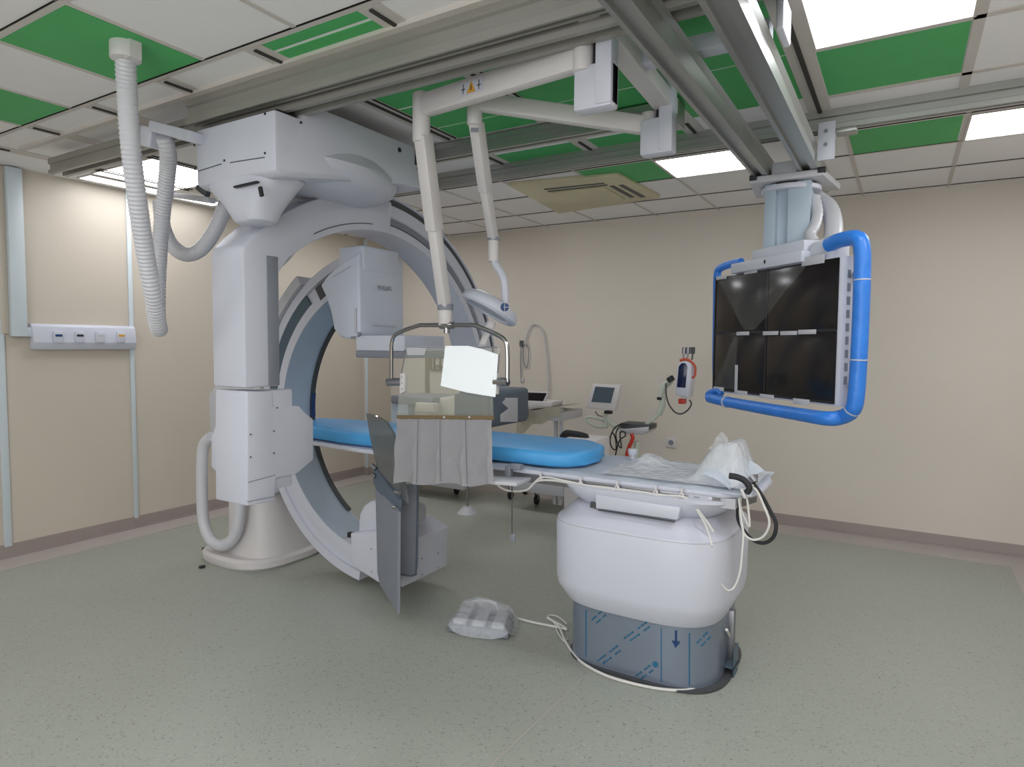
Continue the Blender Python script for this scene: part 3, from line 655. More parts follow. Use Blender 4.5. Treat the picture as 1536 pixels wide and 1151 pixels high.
obj('detector_band', MB().box((fx0 + .005, 2.975, 1.515), (fx1 + .004, 3.385, 1.557), .008), 'grey', fd)
# tube assembly at the lower end
tb = [(525, 800), (532, 775), (540, 760), (552, 752), (564, 752), (572, 764), (577, 790), (612, 800), (662, 815), (664, 862), (640, 872), (600, 882), (566, 874), (528, 850)]
tbb = [(525, 800), (577, 796), (604, 816), (604, 882), (566, 874), (528, 850)]
th = MB().prism([at(*p, y=2.97) for p in tbb], (0, .46, 0), .012, 3)
th.prism([at(*p, y=3.02) for p in ((536, 800), (538, 772), (545, 758), (556, 751), (566, 752), (574, 765), (580, 795), (580, 830), (540, 830))], (0, .30, 0), .02, 3)
tho = obj('x_ray_tube_housing', th, 'white', t)
sc = MB()
for p in ((557, 824), (557, 858)): sc.cyl(at(*p, y=2.966), at(*p, y=2.972), .005, n=8)
TX = at(604, 850, y=2.97).x
for p in ((633, 838), (633, 862), (657, 830), (657, 852)): sc.cyl(at(*p, x=TX - .002), at(*p, x=TX + .003), .005, n=8)
objs('housing_screw', sc, 'grey', tho)
obj('collimator', MB().box(at(585, 810, y=3.12), at(606, 765, y=3.12) + V((0, .24, 0)), .03), 'palegrey', t)
obj('arc_end_clip', MB().box(at(521, 806, y=3.03), at(530, 801, y=3.03) + V((0, .03, 0))), 'dark', t)
# hoses at the stand
hz = [at(*p, y=2.86) for p in ((318, 655), (306, 668), (303, 700), (303, 745), (306, 785), (318, 812), (338, 818), (354, 800), (360, 765), (358, 740))]
tag(obj('cable_hose', MB().tube(hz, .04, 16, 8), 'hose'), 'thick smooth white cable hose looping down beside the floor stand', 'hose')
hz = [at(*p, y=3.0) for p in ((309, 600), (306, 625), (308, 655), (316, 690))]
# ------------------------------------------------------------------ hoses from the ceiling
hz = [at(188, 72, z=H - .02), at(190, 130, y=1.62), at(196, 220, y=1.66), at(206, 300, y=1.72), at(218, 380, y=1.8), at(229, 440, y=1.87), at(235, 480, y=1.95), at(239, 494, y=2.02)]
hz += [at(236, 470, y=2.1), at(238, 400, y=2.14), at(243, 330, y=2.16), at(251, 260, y=2.10), at(252, 228, y=2.04), at(245, 205, y=2.0)]
t = thing('corrugated_hose', at(188, 72, z=H), 'ribbed white hose dropping from the green ceiling panel and looping back up', 'hose')
obj('ribbed_tube', MB().tube(hz, .043, 18, 10, corr=(.02, .004)), 'hose', t)
cc = at(190, 85, z=H - .03)
obj('ceiling_collar', MB().cyl((hz[0].x, hz[0].y, H), (hz[0].x, hz[0].y, H - .07), .06, n=28, bev=.004).box((hz[0].x + .03, hz[0].y - .02, H - .075), (hz[0].x + .07, hz[0].y + .03, H)), 'offwhite', t)
hz = [at(340, 300, y=2.5), at(334, 320, y=2.5), at(320, 350, y=2.48), at(300, 375, y=2.45), at(278, 382, y=2.4), at(258, 368, y=2.38), at(245, 340, y=2.35), at(240, 300, y=2.33)]
tag(obj('corrugated_hose', MB().tube(hz, .045, 16, 8, corr=(.02, .003)), 'hose'), 'ribbed white hose sagging in a U between carriage and hanging hose', 'hose')
hz = [at(450, 345, y=3.0), at(440, 365, y=3.0), at(425, 385, y=3.0), at(405, 400, y=3.0), at(385, 405, y=3.0)]
tag(obj('corrugated_hose', MB().tube(hz, .045, 16, 8, corr=(.02, .003)), 'hose'), 'short ribbed white hose curving behind the gantry column under the arch', 'hose')
# ------------------------------------------------------------------ patient table
t = thing('patient_table', (-1.05, 3.2, 0), 'long white patient table on a rounded pedestal with film covered steel skirt', 'patient table')
BX, BY = -1.075, 3.24
CB = -1.088
obj('floor_plate', MB().loft([(0, BX + .015, BY, .41, .37, 3.4), (.012, BX + .015, BY, .41, .37, 3.4)]), 'darkgrey', t)
skt = obj('steel_skirt', MB().loft([(.012, BX, BY, .385, .345, 3.6), (.42, BX, BY, .385, .345, 3.6)], 64), 'steel', t)
M['film_blue'] = mat('blue_tint_film', srgb(136, 146, 162), .3, metal=.5, noise=.04, scale=3)
skt.data.materials[0] = M['film_blue']
cv = obj('base_cover', MB().loft([(.288, CB, BY, .35, .315, 3.4), (.303, CB, BY, .40, .36, 3.4), (.38, CB, BY, .442, .41, 3.5), (.42, CB, BY, .449, .415, 3.6), (.70, CB, BY, .449, .415, 3.8), (.725, CB, BY, .442, .408, 3.8), (.74, CB, BY, .42, .385, 3.6), (.79, CB, BY, .375, .34, 3.2), (.80, CB, BY, .35, .32, 3.2)], 72), 'white', t)
obj('cover_seam', MB().loft([(.716, CB, BY, .4475, .4135, 3.8), (.719, CB, BY, .4475, .4135, 3.8)], 72, cap=False), 'palegrey', cv)
bw = obj('top_bowl', MB().loft([(.775, BX - .0, BY, .30, .26, 3), (.80, BX, BY, .36, .30, 3), (.85, BX + .0, BY, .43, .335, 3.2), (.885, BX + .01, BY, .455, .35, 3.6), (.90, BX + .01, BY, .455, .35, 3.6)], 64), 'white', t)
obj('service_panel', MB().prism([at(*p, y=BY - .352) for p in ((893, 742), (1020, 762), (1016, 781), (893, 763))], (0, .2, 0), .006), 'white', bw)
obj('panel_gap', MB().obox(at(897, 765, y=BY - .356), at(1012, 783, y=BY - .356), .01, .005).obox(at(886, 757, y=BY - .345), at(896, 759, y=BY - .345), .012, .028), 'darkgrey', bw)
TY0, TY1, ZT = 2.96, 3.58, .945
tp = [(-4.0, 3.12), (-3.85, 3.03), (-3.3, 3.0), (-2.9, TY0), (-.68, TY0), (-.56, TY0 + .08), (-.53, TY0 + .2), (-.53, TY1 - .2), (-.56, TY1 - .08), (-.68, TY1), (-2.9, TY1), (-3.3, 3.5), (-3.85, 3.47), (-4.0, 3.38)]
obj('table_top', MB().prism([(x, y, ZT - .03) for x, y in tp], (0, 0, .028), .01), 'white', t)
rl = obj('side_rail', MB().prism([(-2.05, TY0, .872), (-.72, TY0, .872), (-.60, TY0 + .07, .872), (-.56, TY0 + .2, .872), (-.6, TY0 + .21, .872), (-.64, TY0 + .1, .872), (-.72, TY0 + .03, .872), (-2.05, TY0 + .03, .872)], (0, 0, .046), .004), 'steel', t)
obj('rail_web', MB().box((-2.4, TY0 + .02, .868), (-.62, TY1 - .03, .915)), 'palegrey', t)
obj('type_plate', MB().box((-.86, TY0 - .002, .893), (-.735, TY0, .919)), 'palegrey', rl)
obj('type_text', MB().box((-.80, TY0 - .0025, .905), (-.775, TY0 - .001, .91)).box((-.845, TY0 - .0025, .908), (-.825, TY0 - .001, .911)).box((-.84, TY0 - .0025, .897), (-.75, TY0 - .001, .899)), 'grey', rl)
# printed film on the skirt
def sk_pt(px, py, off=.004):
    """point on the skirt's curved side"""
    r = ray(px, py); best = None
    s_ = 2.2
    while s_ < 4.2:
        p = V((0, 0, EYE)) + r * s_
        if (abs(p.x - BX) / (.385 + off)) ** 3.6 + (abs(p.y - BY) / (.345 + off)) ** 3.6 <= 1: return p
        s_ += .0025
    return at(px, py, y=BY - .345)
lnm = MB()
for px, y0, y1 in ((879, 915, 985), (992, 942, 1024), (1034, 950, 1029)):
    lnm.tube([sk_pt(px, y0 + (y1 - y0) * k / 5, .001) for k in range(6)], .0032, 5, 0)
objs('film_line', lnm, 'filmink', skt)
inkm = MB()
for (x0, y0, x1, y1) in ((888, 930, 905, 915), (936, 958, 972, 932), (896, 992, 928, 968), (954, 1014, 976, 998), (1045, 965, 1062, 948)):
    inkm = MB()
    for off_ in (0, 7):
        n_ = 7
        for k in range(n_):
            if (k + int(off_)) % 4 == 3: continue
            a_ = sk_pt(x0 + (x1 - x0) * k / n_ + off_ * .6, y0 + (y1 - y0) * k / n_ + off_, .001); b_ = sk_pt(x0 + (x1 - x0) * (k + .75) / n_ + off_ * .6, y0 + (y1 - y0) * (k + .75) / n_ + off_, .001)
            inkm.tube([a_, b_], .0042, 5, 0)
    obj('film_print', inkm, 'filmink', skt)
inkm = MB()
sc0 = sk_pt(983, 997, .001); inkm.cyl(sc0, sc0 + V((0, -.003, 0)), .014, n=10)
obj('film_emblem', inkm, 'filmink', skt)
a0, a1 = sk_pt(1014, 946, .001), sk_pt(1014, 962, .001)
w_ = V((.02, 0, 0))
obj('arrow_mark', MB().obox(a0, a1, .010, .004, up=(0, 1, 0)).prism([a1 - w_, a1 + w_, a1 + V((0, 0, -.032))], (0, -.004, 0)), 'mark', skt)
# steel channel at the foot of the table
q_ = at(1090, 1010, z=0)
t2 = thing('floor_bracket', (q_.x, q_.y, 0), 'small galvanised steel bracket standing on floor against the table skirt', 'bracket')
obj('upright', MB().box((q_.x - .03, q_.y + .04, 0), (q_.x + .02, q_.y + .08, .30), .003), 'steel', t2)
obj('channel', MB().box((q_.x - .03, q_.y - .03, .04), (q_.x + .04, q_.y + .06, .05)).box((q_.x - .03, q_.y - .03, .04), (q_.x - .025, q_.y + .06, .10)).box((q_.x + .035, q_.y - .03, .0), (q_.x + .04, q_.y + .06, .14)), 'teal', t2)
# sheet, mattress, plastics
def wavy(pts4, nu, nv, fn, th=.003):
    A_ = [V(p) for p in pts4]
    return MB().grid(lambda u, v: A_[0].lerp(A_[1], u).lerp(A_[3].lerp(A_[2], u), v) + V(fn(u, v)), nu, nv, th)
sh = wavy(((-2.2, TY0 - .004, ZT + .004), (-.55, TY0 - .004, ZT + .004), (-.55, TY1, ZT + .004), (-2.2, TY1, ZT + .004)), 60, 20, lambda u, v: (0, 0, .004 * math.sin(u * 31 + v * 5) * math.sin(v * 9) - (.008 * (1 - v / .04) if v < .04 else 0)))
tag(obj('table_sheet', sh, 'sheet'), 'thin white sheet lying over the foot half of the patient table', 'sheet')
mt = [(-3.98, 3.16), (-3.93, 3.06), (-3.4, 3.02), (-3.1, 2.99), (-1.56, 2.99), (-1.47, 3.02), (-1.415, 3.10), (-1.40, 3.25), (-1.44, 3.42), (-1.56, 3.52), (-3.1, 3.56), (-3.5, 3.5), (-3.93, 3.42), (-3.98, 3.32)]
mz = ZT + .012
tt = bmesh.new()
layers = [(0, .975), (.012, 1.0), (.035, 1.006), (.058, 1.0), (.074, .985), (.08, .95)]
cxm, cym = -2.6, 3.27; R_ = []
for z_, k_ in layers:
    R_.append([tt.verts.new((x - math.copysign((1 - k_) * .6, x - cxm), cym + (y - cym) * (1 - (1 - k_) * 1.4), mz + z_ + .004 * math.sin(x * 7))) for x, y in mt])
for A_, B_ in zip(R_, R_[1:]):
    for k in range(len(mt)): tt.faces.new((A_[k], A_[(k + 1) % len(mt)], B_[(k + 1) % len(mt)], B_[k]))
tt.faces.new(R_[0][::-1]); tt.faces.new(R_[-1]); bmesh.ops.recalc_face_normals(tt, faces=tt.faces[:])
mm = MB(); mm._add(tt)
tag(obj('table_mattress', mm, 'blue', ang=50), 'bright blue vinyl mattress lying on the patient table', 'mattress')
# crumpled plastic on the foot end
random.seed(11)
ph = [[random.uniform(-1, 1) for _ in range(4)] for _ in range(12)]
def crump(u, v, s=1.):
    return sum(math.sin(u * (9 + 5 * a_) + v * (13 + 7 * b_) + c_ * 6) * (.5 + .5 * d_) for a_, b_, c_, d_ in ph) / 8 * s
def pl(u, v):
    x = -1.28 + u * .72; y = 3.0 + v * .5
    hgt = .004 + .05 * math.exp(-((u - .16) / .13) ** 2 - ((v - .75) / .3) ** 2) + .17 * math.exp(-((u - .78) / .17) ** 4 - ((v - .5) / .36) ** 4) * (1 + .25 * (u - .78) / .17)
    e_ = min(1, min(u, 1 - u, v, 1 - v) * 8)
    return V((x + .012 * crump(v, u), y + .012 * crump(u + 1, v), ZT + .015 + max(.0, hgt * e_ + .016 * crump(u, v) * e_ * (0.4 + hgt * 9))))
tag(obj('plastic_bag', MB().grid(pl, 52, 36), 'bag', ang=22), 'crumpled clear plastic bag heaped on the foot end of the table', 'plastic bag')
def pl2(u, v):
    c_ = at(1082, 668, y=3.25); a_ = -1 + 2 * u
    return c_ + V((a_ * .055 * (1 - .5 * v) + .012 * crump(u, v), .03 * crump(v, u) + .03 * a_, -.02 + v * .085 * (1 - .6 * a_ * a_) + .008 * crump(u * 2, v)))
tag(obj('plastic_film', MB().grid(pl2, 16, 12), 'film', ang=25), 'small peaked scrap of clear film rising from the heap on the table', 'plastic film')
cuff = MB()
def pl3(u, v):
    p = at(1078, 718, y=3.0).lerp(at(1130, 690, y=3.25), v); 
    return p + V((-.08 * (1 - u) + .05 * u + .012 * crump(u, v), .0 + .015 * crump(v, u), -.055 * u * u + .012 * crump(u * 2, v * 2) + .01))
tag(obj('paper_towel', MB().grid(pl3, 20, 20, .002), 'sheet', ang=30), 'crumpled white tissue wrap at the table end beside the black handle', 'tissue')
hz = [at(*p, y=2.98) for p in ((1094, 714), (1106, 716), (1118, 722), (1124, 732), (1120, 740))]
t3 = thing('control_grip', hz[0], 'black curved control grip clamped at the end of the table', 'handle')
obj('grip', MB().tube(hz, .014, 12, 6), 'dark', t3)
obj('clamp_knob', MB().cyl(at(1126, 714, y=3.05), at(1132, 722, y=3.05), .016).cyl(at(1134, 712, y=3.08), at(1134, 724, y=3.08), .008), 'steel', t3)
obj('clip', MB().obox(at(1112, 733, y=2.96), at(1118, 748, y=2.96), .012, .012, .003, up=(0, 1, 0)), 'offwhite', t3)
k_ = at(949, 684, y=3.5)
tag(obj('plastic_cup', MB().loft([(ZT + .008, k_.x, 3.5, .014, .014, 2), (ZT + .028, k_.x, 3.5, .014, .014, 2), (ZT + .033, k_.x, 3.5, .022, .022, 2), (ZT + .05, k_.x, 3.5, .027, .027, 2), (ZT + .066, k_.x, 3.5, .027, .027, 2), (ZT + .066, k_.x, 3.5, .018, .018, 2)], 24), 'white'), 'small white plastic cup shaped knob at the far edge of the table', 'knob')
# accessory tray under the drape and its pull cord
t = thing('accessory_rail_clamp', at(770, 712, y=2.9), 'flat white accessory board clamped to the near side of the table', 'accessory board')
obj('board', MB().prism([at(*p, z=.90) for p in ((735, 714), (798, 716), (775, 725), (735, 722))], (0, 0, -.018), .004), 'palegrey', t)
obj('clamp', MB().box(at(757, 716, y=2.9), at(765, 700, y=2.9) + V((0, .03, 0)), .003).box(at(764, 704, y=2.9), at(780, 698, y=2.9) + V((0, .04, 0)), .005), 'grey', t)
t = thing('pull_cord', at(768, 724, y=2.88), 'thin dark cord with small grey plug hanging under the accessory board', 'cord')
obj('cord', MB().cyl(at(768, 724, y=2.88), at(768, 802, y=2.88), .003, n=8), 'darkgrey', t)
obj('plug', MB().box(at(765, 813, y=2.88), at(772, 801, y=2.88) + V((0, .012, 0)), .003), 'grey', t)
# white cable with clips along the rail
CYR = TY0 - .022
hz = [at(*p, y=CYR) for p in ((742, 722), (752, 732), (768, 737), (790, 735), (806, 722), (830, 721), (868, 727), (920, 733), (980, 741), (1020, 748), (1042, 760), (1058, 780), (1070, 798))]
tag(obj('white_cable', MB().tube(hz, .006, 8, 8), 'cable'), 'white cable clipped along the steel rail of the patient table', 'cable')
hz = [at(*p, y=CYR - .004) for p in ((800, 726), (815, 716), (850, 722), (900, 732), (950, 737), (990, 743), (1022, 745), (1040, 756), (1056, 778), (1074, 800), (1086, 830), (1092, 856), (1100, 862))]
hz = hz[:8] + [at(1046, 766, y=CYR), at(1060, 792, y=2.86), at(1068, 820, y=2.80)]
tag(obj('white_cable', MB().tube(hz, .005, 8, 8), 'cable'), 'second thinner white cable running along the table rail and over the pedestal', 'cable')
for i, (px, py, wh) in enumerate(((810, 717, 'beside the accessory board'), (870, 724, 'above the dark notch of the pedestal'), (925, 730, 'at the middle of the rail'), (983, 737, 'next to the steel corner'), (1022, 741, 'at the start of the type plate'))):
    p = at(px, py, y=CYR - .006)
    tag(obj('cable_clip', MB().box(p - V((.005, 0, .012)), p + V((.005, .014, .026)), .003).box(p - V((.011, 0, .014)), p + V((.011, .014, .002)), .003), 'offwhite'), 'small white cable clip on the table rail ' + wh, 'clip', 'cable clips along the table rail')
# cable bundle at the table end
hz = [at(*p, y=3.06) for p in ((1128, 722), (1142, 742), (1156, 768), (1164, 786), (1160, 806), (1144, 815), (1124, 806), (1108, 782), (1107, 760), (1106, 740))]
tag(obj('black_cable', MB().tube(hz, .0085, 10, 8), 'dark'), 'black cable hanging in a loop off the end of the table', 'cable')
hz = [at(*p, y=3.03) for p in ((1122, 730), (1134, 735), (1146, 760), (1154, 784), (1146, 804), (1130, 810), (1116, 800), (1110, 770), (1112, 742))]
tag(obj('white_cable', MB().tube(hz, .0055, 8, 8), 'cable'), 'white cable looping inside the black cable at the table end', 'cable')
hz = [at(*p, y=3.0) for p in ((1110, 745), (1112, 765), (1124, 790), (1122, 760), (1120, 738), (1130, 728))]
tag(obj('white_cable', MB().tube(hz, .005, 8, 8), 'cable'), 'short white cable folded in a tight loop under the table handle', 'cable')
hz = [at(1108, 748, y=2.98), at(1112, 780, y=2.95), at(1115, 800, y=2.93), at(1113, 830, y=2.90), at(1110, 858, y=2.88), at(1102, 880, y=2.86), at(1092, 886, y=2.84), at(1082, 876, y=2.82)]
tag(obj('white_cable', MB().tube(hz, .004, 8, 8), 'cable'), 'white cable drooping down the corner of the white pedestal cover', 'cable')
# floor cable
fz = lambda px, py: at(px, py, z=.008)
hz = [fz(*p) for p in ((776, 928), (800, 934), (830, 940), (850, 944), (826, 930), (822, 928), (838, 940), (848, 962), (868, 990), (905, 1012), (950, 1026), (1000, 1035), (1040, 1034), (1070, 1020), (1090, 995))]
hz[-1] = at(1094, 985, z=.03); hz.append(at(1096, 962, z=.12)); hz.append(at(1090, 945, y=3.12))
tag(obj('floor_cable', MB().tube(hz, .007, 8, 8), 'cable'), 'white cable lying on the floor around the steel skirt of the table', 'cable')
hz = [fz(*p) for p in ((850, 936), (836, 925), (822, 924), (832, 936), (836, 948), (846, 962), (852, 958))]
tag(obj('floor_cable', MB().tube(hz, .004, 8, 8), 'cable'), 'thin loose cable end curled on the floor beside the skirt', 'cable')
# foot switch in its bag
a_, b_, c_, d_ = at(668, 950, z=0), at(765, 963, z=0), at(776, 928, z=0), at(690, 916, z=0)
a_.z = b_.z = c_.z = d_.z = 0
t = thing('foot_switch', (a_ + c_) / 2, 'grey and white foot switch wrapped in a clear bag on the floor', 'foot switch')
I_ = lambda u, v, z: a_.lerp(b_, u).lerp(d_.lerp(c_, u), v) + V((0, 0, z))
obj('housing', MB().prism([I_(.03, .03, .003), I_(.97, .03, .003), I_(.97, .9, .003), I_(.03, .9, .003)], (0, 0, .042), .012), 'grey', t)
for u in (.1, .4, .7): obj('pedal', MB().prism([I_(u, .08, .046), I_(u + .2, .08, .046), I_(u + .2, .7, .05), I_(u, .7, .05)], (0, 0, .018), .006), 'palegrey', t)
obj('carry_bow', MB().tube([I_(.25, .8, .05), I_(.3, .8, .09), I_(.45, .8, .105), I_(.65, .8, .095), I_(.72, .8, .05)], .012, 10, 6), 'palegrey', t)
def bagf(u, v):
    u, v = .5 + (u - .5) * (1 - .13 * (2 * v - 1) ** 4), .5 + (v - .5) * (1 - .16 * (2 * u - 1) ** 4)
    p = I_(-.05 + 1.1 * u + .05 * crump(v, v * 2), -.06 + 1.12 * v + .09 * crump(u * 2, u), 0); e_ = min(1, min(u, 1 - u, v, 1 - v) * 7)
    return p + V((.012 * crump(u, v), .012 * crump(v, u), .006 + e_ * (.074 + .035 * math.exp(-((v - .8) / .22) ** 2 - ((u - .45) / .3) ** 2)) + .012 * crump(u * 1.4, v) * e_))
obj('clear_bag', MB().grid(bagf, 34, 26), 'film', t, ang=22)
# ------------------------------------------------------------------ shields hanging under the table
t = thing('under_table_shield', at(600, 745, y=2.88), 'grey hinged lead shield panels hanging from the table side beside the tube', 'shield')
def slab(pts, ext, bev=0.): return MB().prism(pts, ext, bev)
obj('upper_flap', slab([at(549, 620, y=2.92), at(560, 623, y=2.90), at(578, 632, y=2.88), at(589, 650, y=2.86), at(600, 690, y=2.84), at(610, 755, y=2.82), at(603, 748, y=2.82), at(566, 704, y=2.9), at(556, 662, y=2.93)], (.008, .012, 0)), 'smoke', t)
obj('hinge_plate', slab([at(560, 702, y=2.92), at(566, 705, y=2.90), at(598, 750, y=2.80), at(597, 768, y=2.80), at(565, 736, y=2.9), at(560, 725, y=2.92)], (.01, .015, 0)), 'slate', t)
obj('hinge_knob', MB().cyl(at(558, 698, y=2.9), at(564, 704, y=2.9), .014).cyl(at(559, 712, y=2.9), at(563, 716, y=2.9), .012).cyl(at(592, 738, y=2.79), at(600, 740, y=2.79), .012), 'chrome', t)
obj('lower_panel', slab([at(563, 730, y=2.93), at(597, 768, y=2.76), at(596, 921, y=2.74), at(589, 908, y=2.78), at(570, 878, y=2.90), at(566, 860, y=2.93)], (.01, .012, 0)), 'grey', t)
bk = [at(600, 727, y=2.93), at(627, 727, y=2.99), at(625, 850, y=2.985), at(622, 862, y=2.98), at(615, 864, y=2.965), at(598, 861, y=2.93)]
rp = obj('rear_panel', slab(bk, (0, .012, 0)), 'grey', t)
obj('panel_edge', MB().tube([p + V((0, -.002, 0)) for p in bk[1:]], .005, 6, 3), 'slate', rp)
obj('panel_rivet', MB().cyl(at(590, 762, y=2.78), at(593, 762, y=2.78), .01), 'chrome', t)
# ------------------------------------------------------------------ left wall fittings
t = thing('wall_trunking', at(20, 500, x=XL), 'tall white cable trunking on the wall ending above the outlet unit', 'trunking')
y0, y1 = at(9, 400, x=XL).y, at(33, 400, x=XL).y
zb = at(20, 505, x=XL).z
obj('channel', MB().box((XL, y0, zb), (XL + .06, y1, H - .01), .006), 'batten', t)
obj('side_lid', MB().box((XL, y0 - .05, zb + .02), (XL + .02, y0, H - .01), .004), 'wall', t)
obj('elbow', MB().box((XL, y0 + .02, zb), (XL + .05, at(52, 490, x=XL).y, zb + .07), .006), 'batten', t)
p0, p1 = at(48, 486, x=XL + .06), at(203, 490, x=XL + .06)
z1, z0 = 1.735, 1.54
t = thing('outlet_unit', (XL, (p0.y + p1.y) / 2, z0), 'long white wall unit with four outlets and slanted front', 'outlet unit')
pr_ = [(XL, z0), (XL + .055, z0 + .0), (XL + .075, z0 + .055), (XL + .06, z1 - .02), (XL + .04, z1), (XL, z1)]
obj('housing', MB().prism([(x, p0.y, z) for x, z in pr_], (0, p1.y - p0.y, 0), .004), 'white', t)
for px, m_ in ((87, 'mark'), (119, 'dark'), (150, 'palegrey'), (181, 'amber')):
    q_ = at(px, 506, x=XL + .073)
    so = obj('outlet', MB().box((XL + .06, q_.y - .032, q_.z - .045), (XL + .088, q_.y + .032, q_.z + .045), .006), 'white', t)
    obj('outlet_mark', MB().box((XL + .088, q_.y - .024, q_.z + .004), (XL + .0895, q_.y + .024, q_.z + .022)), m_, so)
# ------------------------------------------------------------------ back wall things
t = thing('wall_socket', at(1007, 665, y=YB), 'small white power socket on the back wall above the table foot', 'socket')
q_ = at(1007, 664, y=YB)
obj('plate', MB().box((q_.x - .05, YB - .012, q_.z - .05), (q_.x + .045, YB, q_.z + .05), .005), 'offwhite', t)
obj('insert', MB().cyl((q_.x, YB - .016, q_.z), (q_.x, YB - .012, q_.z), .026), 'grey', t)
t = thing('door_frame_strip', at(642, 560, y=YB), 'narrow bronze upright strip on the back wall behind the clear shield', 'frame')
a_, b_ = at(639, 520, y=YB), at(644, 620, y=YB)
obj('strip', MB().box((a_.x, YB - .02, .1), (a_.x + .055, YB, a_.z), .003), 'bronze', t)
t = thing('wall_grille', at(657, 541, y=YB), 'small bronze framed lattice on the back wall beside the white paper', 'grille')
g_ = MB()
def bar(pa, pb): g_.obox(at(*pa, y=YB - .015), at(*pb, y=YB - .015), .02, .018)
for pa, pb in (((646, 529), (672, 529)), ((646, 555), (672, 555)), ((646, 529), (646, 555)), ((651, 529), (651, 555)), ((660, 530), (660, 555)), ((672, 529), (672, 555)), ((650, 537), (660, 534)), ((660, 535), (672, 533)), ((651, 549), (660, 549)), ((660, 550), (672, 550))): bar(pa, pb)
obj('lattice', g_, 'bronze', t)
hz = [at(*p, y=YB - .02) for p in ((822, 600), (823, 570), (820, 530), (815, 500), (806, 488), (797, 489), (790, 505), (788, 520))]
tag(obj('wall_cable', MB().tube(hz, .007, 8, 6), 'palegrey'), 'grey cable arching up the back wall above the instrument table', 'cable')
t = thing('hanging_lead', at(783, 520, y=YB), 'thin lead hanging from a hook on the back wall with small plug', 'cable')
obj('hook', MB().box(at(779, 520, y=YB - .02), at(784, 511, y=YB - .02) + V((0, .02, 0)), .004), 'darkgrey', t)
obj('lead', MB().tube([at(*p, y=YB - .02) for p in ((782, 516), (781, 545), (782, 572))], .006, 6, 4).tube([at(*p, y=YB - .02) for p in ((783, 516), (792, 520), (792, 545), (789, 552), (785, 540), (785, 520))], .005, 6, 4), 'grey', t)
obj('plug', MB().box(at(779, 573, y=YB - .02), at(785, 567, y=YB - .02) + V((0, .02, 0)), .003), 'offwhite', t)
# cart behind the shield
t = thing('equipment_cart', at(640, 740, z=0), 'grey blue equipment cart with cream padded top behind the clear shield', 'cart')
YC = 5.2
obj('cabinet', MB().box(at(586, 700, y=YC), at(612, 600, y=YC) + V((0, .5, 0)), .02), 'blueish', t)
obj('top_shelf', MB().box(at(586, 605, y=YC - .02), at(648, 597, y=YC - .02) + V((0, .5, 0)), .01), 'grey', t)
obj('cushion', MB().prism([at(*p, y=YC + .1) for p in ((600, 612), (640, 600), (690, 592), (692, 640), (600, 640))], (0, .4, 0), .03), 'cream', t)
obj('cream_box', MB().box(at(623, 617, y=YC - .08), at(650, 606, y=YC - .08) + V((0, .1, 0)), .006), 'cream', t)
obj('chassis', MB().box(at(600, 722, y=YC + .05), at(695, 700, y=YC + .05) + V((0, .4, 0)), .01), 'palegrey', t)
def castor(x, y, t, r=.045):
    c_ = obj('castor', MB().cyl((x - .012, y, r), (x + .012, y, r), r, n=18, bev=.006), 'dark', t)
    obj('fork', MB().box((x - .02, y - .012, r), (x - .014, y + .012, r * 2 + .05)).box((x + .014, y - .012, r), (x + .02, y + .012, r * 2 + .05)).box((x - .02, y - .02, r * 2 + .02), (x + .02, y + .02, r * 2 + .08)), 'steel', c_)
for px, py in ((629, 728), (685, 742)):
    q_ = at(px, py, z=0); castor(q_.x, q_.y, t)
# drip pole
q_ = at(702, 715, z=0)
PY = 5.0; px_ = at(702, 500, y=PY).x
t = thing('drip_pole', (px_, PY, 0), 'chrome drip pole with looped dark tubing behind the white paper', 'drip pole')
obj('pole', MB().cyl((px_, PY, .05), (px_, PY, at(702, 470, y=PY).z), .012, n=10), 'chrome', t)
obj('base', MB().cyl((px_, PY, .0), (px_, PY, .06), .1, .04, n=24), 'palegrey', t)
obj('hook_bar', MB().cyl(at(684, 468, y=PY), at(712, 468, y=PY), .006, n=8), 'chrome', t)
obj('tubing', MB().tube([at(*p, y=PY - .03) for p in ((693, 515), (690, 495), (688, 478), (694, 470), (702, 474), (707, 490), (707, 520))], .009, 8, 6).tube([at(*p, y=PY - .03) for p in ((706, 590), (712, 608), (718, 622))], .01, 8, 4), 'darkgrey', t)
obj('clamp', MB().cyl(at(700, 512, y=PY - .0), at(700, 504, y=PY), .03, n=14), 'navy', t)
obj('tag', MB().box(at(704, 474, y=PY - .05), at(713, 466, y=PY - .05) + V((0, .01, 0)), .002), 'yel', t)
# instrument table
YT = 5.35
t = thing('instrument_table', at(800, 745, z=0), 'wheeled table under a cream cloth against the back wall', 'instrument table')
def clth(u, v):
    p = at(775, 622, y=YT).lerp(at(842, 613, y=YT), u)
    if v < .5: return p + V((.0, .55 * (1 - v * 2), .006 * math.sin(u * 12) + .02))
    return p + V((0, -.0 - .01 * math.sin(u * 14), .02 - (v - .5) * 2 * (.10 + .14 * (1 - u) ** 2 + .02 * math.sin(u * 13))))
obj('cloth', MB().grid(clth, 30, 16, .004), 'cream', t)
obj('top', MB().box(at(778, 628, y=YT + .02), at(840, 620, y=YT + .02) + V((0, .5, 0)), .006), 'palegrey', t)
for px in (832, 840): 
    q_ = at(px, 700, y=YT + .1); obj('leg', MB().box((q_.x - .015, q_.y, .08), (q_.x + .015, q_.y + .03, 1.0)), 'palegrey', t)
obj('lower_shelf', MB().box(at(764, 735, y=YT), at(845, 725, y=YT) + V((0, .45, 0)), .01), 'palegrey', t)
for px, py in ((766, 749), (805, 757), (850, 750), (788, 742)):
    q_ = at(px, py, z=0); castor(q_.x, q_.y, t, .05)
t = thing('patient_monitor', at(803, 610, y=YT), 'white recorder with tilted black glossy screen on the cream cloth', 'monitor')
